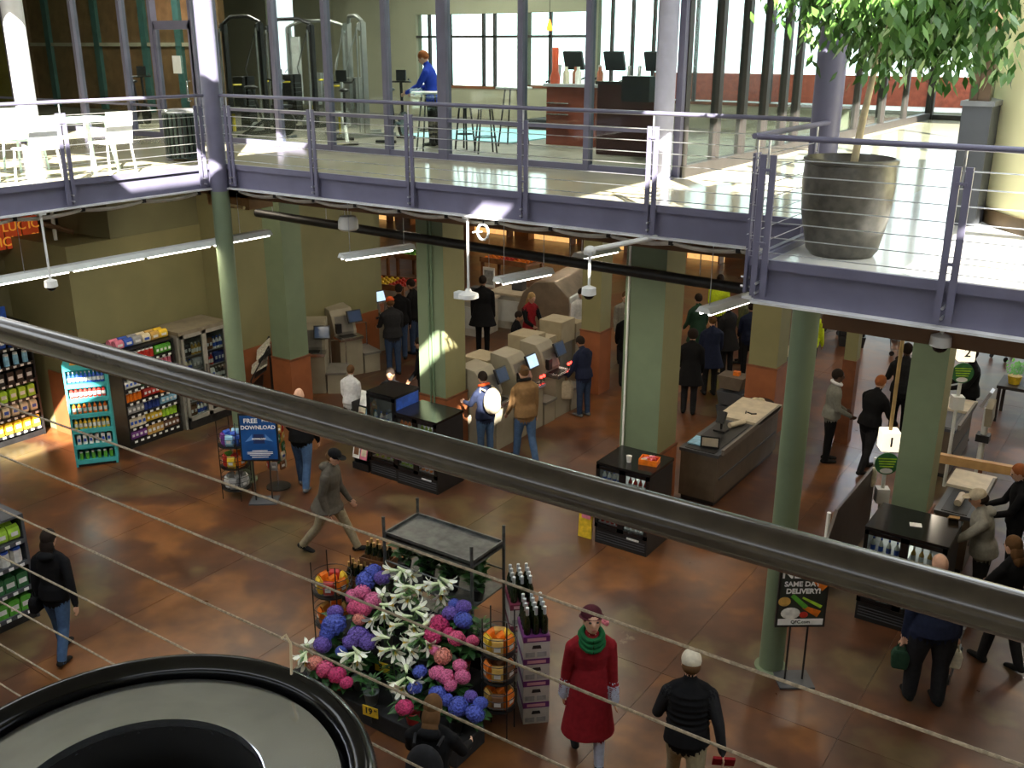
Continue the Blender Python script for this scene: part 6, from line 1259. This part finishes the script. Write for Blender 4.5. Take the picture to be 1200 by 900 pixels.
p = G(1080, 820, 0); person('broad person all in black seen from behind the thick handrail, bags in both hands', (p.x, p.y), 122, 1.80, .05, ((.06, .05), (-.04, .05)), ((.0, .16, .1, 0), (.0, .16, .1, 0)), (.2, .1), 'light', 'navy', 'charcoal', 'shoe_black', None, 'hair_dark', 1.34, vox=.012, stance=.13, lw=1.3)
p = G(968, 540, 0); person('person in pale denim jacket with dark hair standing in profile', (p.x, p.y), 28, 1.70, .03, STAND, ((.15, .1, .9, .2), (.2, .1, .9, .25)), (0, .1), 'dark', 'denim', 'black', 'shoe_black', 'short', 'hair_dark', 1.1, collar='white')
p = G(1012, 552, 0); person('person in black suit with reddish hair leaning forward', (p.x, p.y), 66, 1.74, .18, STEP, ((.5, .2, .5, .1), (.5, .2, .5, .1)), (.1, .2), 'light', 'black', 'charcoal', 'shoe_black', 'short', 'hair_red', 1.15)
p = G(1050, 512, 0); person('person in dark olive jacket standing behind lane pole one', (p.x, p.y), 112, 1.82, .03, STAND, ((.4, .2, .8, .2), (.3, .2, .6, .2)), (0, .1), 'dark', 'charcoal', 'black', 'shoe_black', 'short', 'hair_dark', 1.15)
p = G(1128, 515, 0); person('cashier in black at checkout lane two', (p.x, p.y), 205, 1.78, .04, STAND, ((.5, .1, .9, .1), (.4, .1, .9, .1)), (0, .3), 'tan', 'black', 'black', 'shoe_black', 'short', 'hair_dark', 1.1)
p = hp(1163, 583, 1.74); person('person in grey hoodie and tan cap reaching out over the lane one counter', p, 196, 1.74, .18, STAND, ((1.0, .1, .35, 0), (.2, .15, 1.0, .3)), (0, .15), 'tan', 'grey', 'charcoal', 'shoe_black', 'fringe', 'hair_dark', 1.18, cap=('cap', 'tanc'), vox=.012, hood=True)
p = hp(1162, 563, 1.7); person('cashier in black with a brown ponytail behind lane one', (p[0]+.32, p[1]+.55), 200, 1.70, .05, STAND, ((.5, .1, .8, .2), (.5, .1, .8, .2)), (0, .3), 'light', 'black', 'black', 'shoe_black', 'tail', 'hair_red', 1.0)
p = hp(1194, 640, 1.68); person('person in black with brown hair at the right edge', p, 150, 1.68, .06, STEP, ((.6, .15, .6, .2), (.5, .15, .6, .2)), (0, .2), 'light', 'black', 'charcoal', 'shoe_black', 'long', 'hair_brown', 1.1)
p = hp(503, 838, 1.64); person('person in black with a dark backpack choosing flowers, seen from above', p, 115, 1.64, .14, STAND, ((.7, .2, .7, .1), (.7, .25, .6, .1)), (0, .35), 'light', 'black', 'charcoal', 'shoe_black', 'long', 'hair_brown', 1.1, vox=N_, hood=True)
p = G(600, 532, 0); person('person in brown jacket, cap and jeans at the middle self checkout', (p.x+.36, p.y-.12), 150, 1.76, .05, STEP, ((.3, .12, .4, .1), (.1, .1, .1, 0)), (.1, .25), 'light', 'brown', 'jeans', 'shoe_black', 'short', 'hair_brown', 1.1, cap=('capback', 'greybrown'), collar='black', vox=.012)
p = G(573, 530, 0); person('person in navy jacket wearing a cream backpack at the self checkout', (p.x+.14, p.y-.3), 160, 1.62, .05, STAND, ((.6, .1, .9, .2), (.6, .1, .9, .2)), (0, .3), 'light', 'navy', 'jeans', 'shoe_black', 'short', 'hair_dark', 1.05, collar='orange')
BP1 = (p.x+.14, p.y-.3)
p = G(683, 487, 0); kid2 = person('person in navy hooded jacket holding a paper bag at the last self checkout', (p.x, p.y), 165, 1.62, .12, STAND, ((.3, .15, .5, .2), (.3, .15, .5, .2)), (0, .4), 'tan', 'navy', 'jeans_dark', 'shoe_grey', 'short', 'hair_dark', 1.12, hood=True); KP = p
p = hp(626, 356, 1.68); person('cashier with long blond hair in a red vest', (p[0]-.45, p[1]+.5), 340, 1.68, .05, STAND, ((.5, .1, .9, .1), (.5, .1, .9, .1)), (0, .3), 'light', 'vest_red', 'black', 'shoe_black', 'long', 'hair_blond', .95, sleeve='black')
p = hp(603, 370, 1.5); person('short dark haired person in black near the cashier in red', p, 20, 1.5, .1, STAND, ((.5, .1, .9, .1), (.5, .1, .9, .1)), (0, .3), 'tan', 'black', 'black', 'shoe_black', 'short', 'hair_dark', 1.0)
p = G(566, 412, 0); person('tall person in a long black coat behind the sunlit column', (p.x, p.y), 120, 1.84, .05, STAND, ((.1, .1, .2, 0), (.1, .1, .2, 0)), (0, .2), 'tan', 'black', 'black', 'shoe_black', 'short', 'hair_dark', 1.2, long_coat=.3)
p = G(447, 434, 0); person('person in dark hoodie, jeans and red cap at the left self checkout', (p.x+.42, p.y-.05), 150, 1.76, .08, STAND, ((.6, .1, .7, .2), (.3, .1, .5, .2)), (0, .2), 'light', 'charcoal', 'jeans_dark', 'shoe_black', 'fringe', 'hair_brown', 1.18, cap=('capback', 'orange'))
p = G(470, 420, 0); person('left one of two people in black by the left aisle', (p.x, p.y), 130, 1.76, .05, STAND, ((.3, .1, .5, .2), (.1, .1, .2, 0)), (0, .2), 'tan', 'black', 'jeans_dark', 'shoe_black', 'short', 'hair_dark', 1.12)
p = G(487, 414, 0); person('right one of two people in black by the left aisle', (p.x, p.y), 190, 1.80, .05, STAND, ((.3, .1, .7, .2), (.3, .1, .7, .2)), (0, .3), 'tan', 'black', 'jeans_dark', 'shoe_black', 'short', 'hair_dark', 1.1)
p = hp(458, 437, 1.55); person('dark haired person in black with a name badge behind the blue cooler', p, 300, 1.55, .05, STAND, ((.2, .1, .5, .1), (.2, .1, .5, .1)), (0, .2), 'tan', 'black', 'black', 'shoe_black', 'long', 'hair_dark', 1.0)
p = hp(409, 436, 1.4); person('person in white shirt behind the magazine rack', p, 110, 1.4, .1, STAND, ((.2, .1, .5, .1), (.2, .1, .5, .1)), (0, .2), 'tan', 'white', 'charcoal', 'shoe_black', 'short', 'hair_brown', 1.0)
p = hp(495, 402, 1.6); person('person in black beside the left edge of the sunlit column', (p[0], p[1]), 200, 1.6, .05, STAND, ((.2, .1, .5, .1), (.2, .1, .5, .1)), (0, .2), 'tan', 'black', 'black', 'shoe_black', 'short', 'hair_dark', 1.0)
GR = 'crowd behind the checkout belt'
for lab, px, py, f_, h_, tp_, hr, hcx in (('person in long black coat, nearest in the crowd behind the checkout belt', 806, 484, 110, 1.72, 'black', 'curly', 'hair_dark'), ('person in navy coat, second in the crowd behind the checkout belt', 830, 462, 130, 1.70, 'navy', 'short', 'hair_brown'), ('person in charcoal coat among the crowd left of the olive column', 850, 440, 160, 1.7, 'charcoal', 'short', 'hair_blond'),
        ('person in olive jacket at the back of the crowd', 868, 425, 200, 1.72, 'olive', 'short', 'hair_dark'), ('person in hi vis yellow jacket behind the crowd', 838, 405, 100, 1.76, 'hivis', 'short', 'hair_dark'), ('person in dark blue hood beside the olive column', 875, 440, 120, 1.66, 'navy', 'short', 'hair_dark'), ('person in dark green coat deep in the crowd', 815, 430, 140, 1.7, 'darkgreen', 'short', 'hair_dark'),
        ('person in black with back turned, right of the rust based column', 733, 452, 120, 1.72, 'black', 'short', 'hair_dark'), ('person in grey shirt behind the person in black near the rust based column', 730, 425, 300, 1.7, 'grey', 'short', 'hair_brown'), ('person in white shirt near the service case', 678, 418, 330, 1.66, 'white', 'short', 'hair_dark'), ('person in hi vis yellow far behind the green round column', 944, 448, 90, 1.75, 'hivis', 'short', 'hair_dark'), ('person in pale trousers far behind the parked trolleys', 1052, 398, 250, 1.7, 'grey', 'short', 'hair_dark')):
    q = G(px, py, 0); person(lab, (q.x, q.y), f_, h_, .06, STAND, ((.3, .12, .6, .1), (.2, .12, .4, .1)), (0, .2), 'tan' if 'hi vis' in lab else 'light', tp_, 'charcoal', 'shoe_black', hr, hcx, 1.08, vox=.016, long_coat=.3 if 'coat' in lab else 0)
q = AY(507, 90, 14.75); person('person in bright blue shirt leaning at the gym bar table', (q.x, 14.75), 200, 1.70, .18, STAND, ((.7, .1, .6, .2), (.6, .1, .7, .2)), (0, .4), 'light', 'blue', 'charcoal', 'shoe_black', 'short', 'hair_red', 1.05, z=ZM+.012)
# ---- carried things
def bag(name, lab, cat, p, d, mat, rz=0., handles=True):
    t = thing(name, lab, cat, p, rz); MB().prism([(-d[0]/2*.85, 0), (d[0]/2*.85, 0), (d[0]/2, d[2]*.7), (d[0]/2*.7, d[2]), (-d[0]/2*.7, d[2]), (-d[0]/2, d[2]*.7)], 'y', -d[1]/2, d[1]/2).build('body', mat, t, bevel=min(d)*.25)
    if handles:
        for s in (-1, 1): tube([(-d[0]*.2, s*d[1]*.3, d[2]), (-d[0]*.12, s*d[1]*.1, d[2]*1.3), (d[0]*.12, s*d[1]*.1, d[2]*1.3), (d[0]*.2, s*d[1]*.3, d[2])], .008, 6).build('handle', mat, t)
    return t
def pack(lab, pos, face, z, d, mat, off=.22):
    a = math.radians(face); t = thing('backpack', lab, 'backpack', (pos[0]-math.cos(a)*off, pos[1]-math.sin(a)*off, z), a); MB().ell((0, 0, d[2]/2), (d[0]/2, d[1]/2, d[2]/2), 16, 12).build('body', mat, t, True); MB().ell((-d[0]*.42, 0, d[2]*.32), (d[0]*.25, d[1]*.36, d[2]*.26), 12, 8).build('pocket', mat, t, True)
    for s in (-1, 1): tube([(d[0]*.3, s*d[1]*.3, d[2]*.9), (d[0]*.9, s*d[1]*.36, d[2]*.92), (d[0]*1.0, s*d[1]*.36, d[2]*.6)], .014, 6).build('strap', mat, t)
pack('cream backpack worn at the self checkout', BP1, 160, .92, (.2, .34, .48), CL['tanc'])
p = hp(503, 838, 1.64); pack('dark grey backpack worn by the person choosing flowers', p, 115, .88, (.2, .34, .5), CL['charcoal'], .2)
q = HANDS['person in navy hooded jacket holding a paper bag at the last self checkout'][0]; bag('paper_bag', 'brown paper bag held at the last self checkout', 'bag', (q.x-.02, q.y, q.z-.42), (.32, .2, .38), CL['tanc'], .6)
q = HANDS['broad person all in black seen from behind the thick handrail, bags in both hands']
bag('shopping_bag', 'small dark bag in the left hand of the broad person in black', 'bag', (q[0].x, q[0].y, q[0].z-.34), (.2, .12, .24), CL['darkgreen'], .3); bag('shopping_bag', 'clear plastic bag in the right hand of the broad person in black', 'bag', (q[1].x, q[1].y, q[1].z-.32), (.16, .1, .22), CL['cream'], .3)
q = HANDS['person in black quilted vest and pale cap seen from behind, red book in hand'][1]; t = thing('book', 'red book held by the person in the quilted vest', 'book', (q.x, q.y, q.z-.06), .5); cbox((0, 0, .06), (.2, .025, .14), rx=.5).build('cover', CL['red'], t); cbox((0.004, 0, .062), (.19, .018, .13), rx=.5).build('pages', WHITE, t)
q = HANDS['person with dark hair, black jacket and blue jeans walking by the green packets'][0]; bag('shoulder_bag', 'small black shoulder bag at the hip of the walker in jeans', 'bag', (q.x+.02, q.y-.02, q.z-.05), (.22, .1, .2), CL['black'], 2.0)
bag('shopping_bag', 'slate grey bag in the trolley at lane one', 'bag', (-1.5, 11.05, .53), (.4, .25, .4), CL['charcoal'], .4)
hh = Vector((red.location.x, red.location.y, 0))
f_ = math.radians(-52); hd = Vector((math.cos(f_)*.13-math.sin(f_)*.11, math.sin(f_)*.13+math.cos(f_)*.11, 1.72)); g = MB()
for k in range(7): a = k*.9; g.ell((.022*math.cos(a), .01*(k % 2), .022*math.sin(a)), (.022, .012, .022), 8, 6)
g.v = [tuple(Matrix.Rotation(-f_, 3, 'Z') @ (Vector(v)+hd)) for v in g.v]; g.build('hat_flower', CL['pinkf'], red, True)
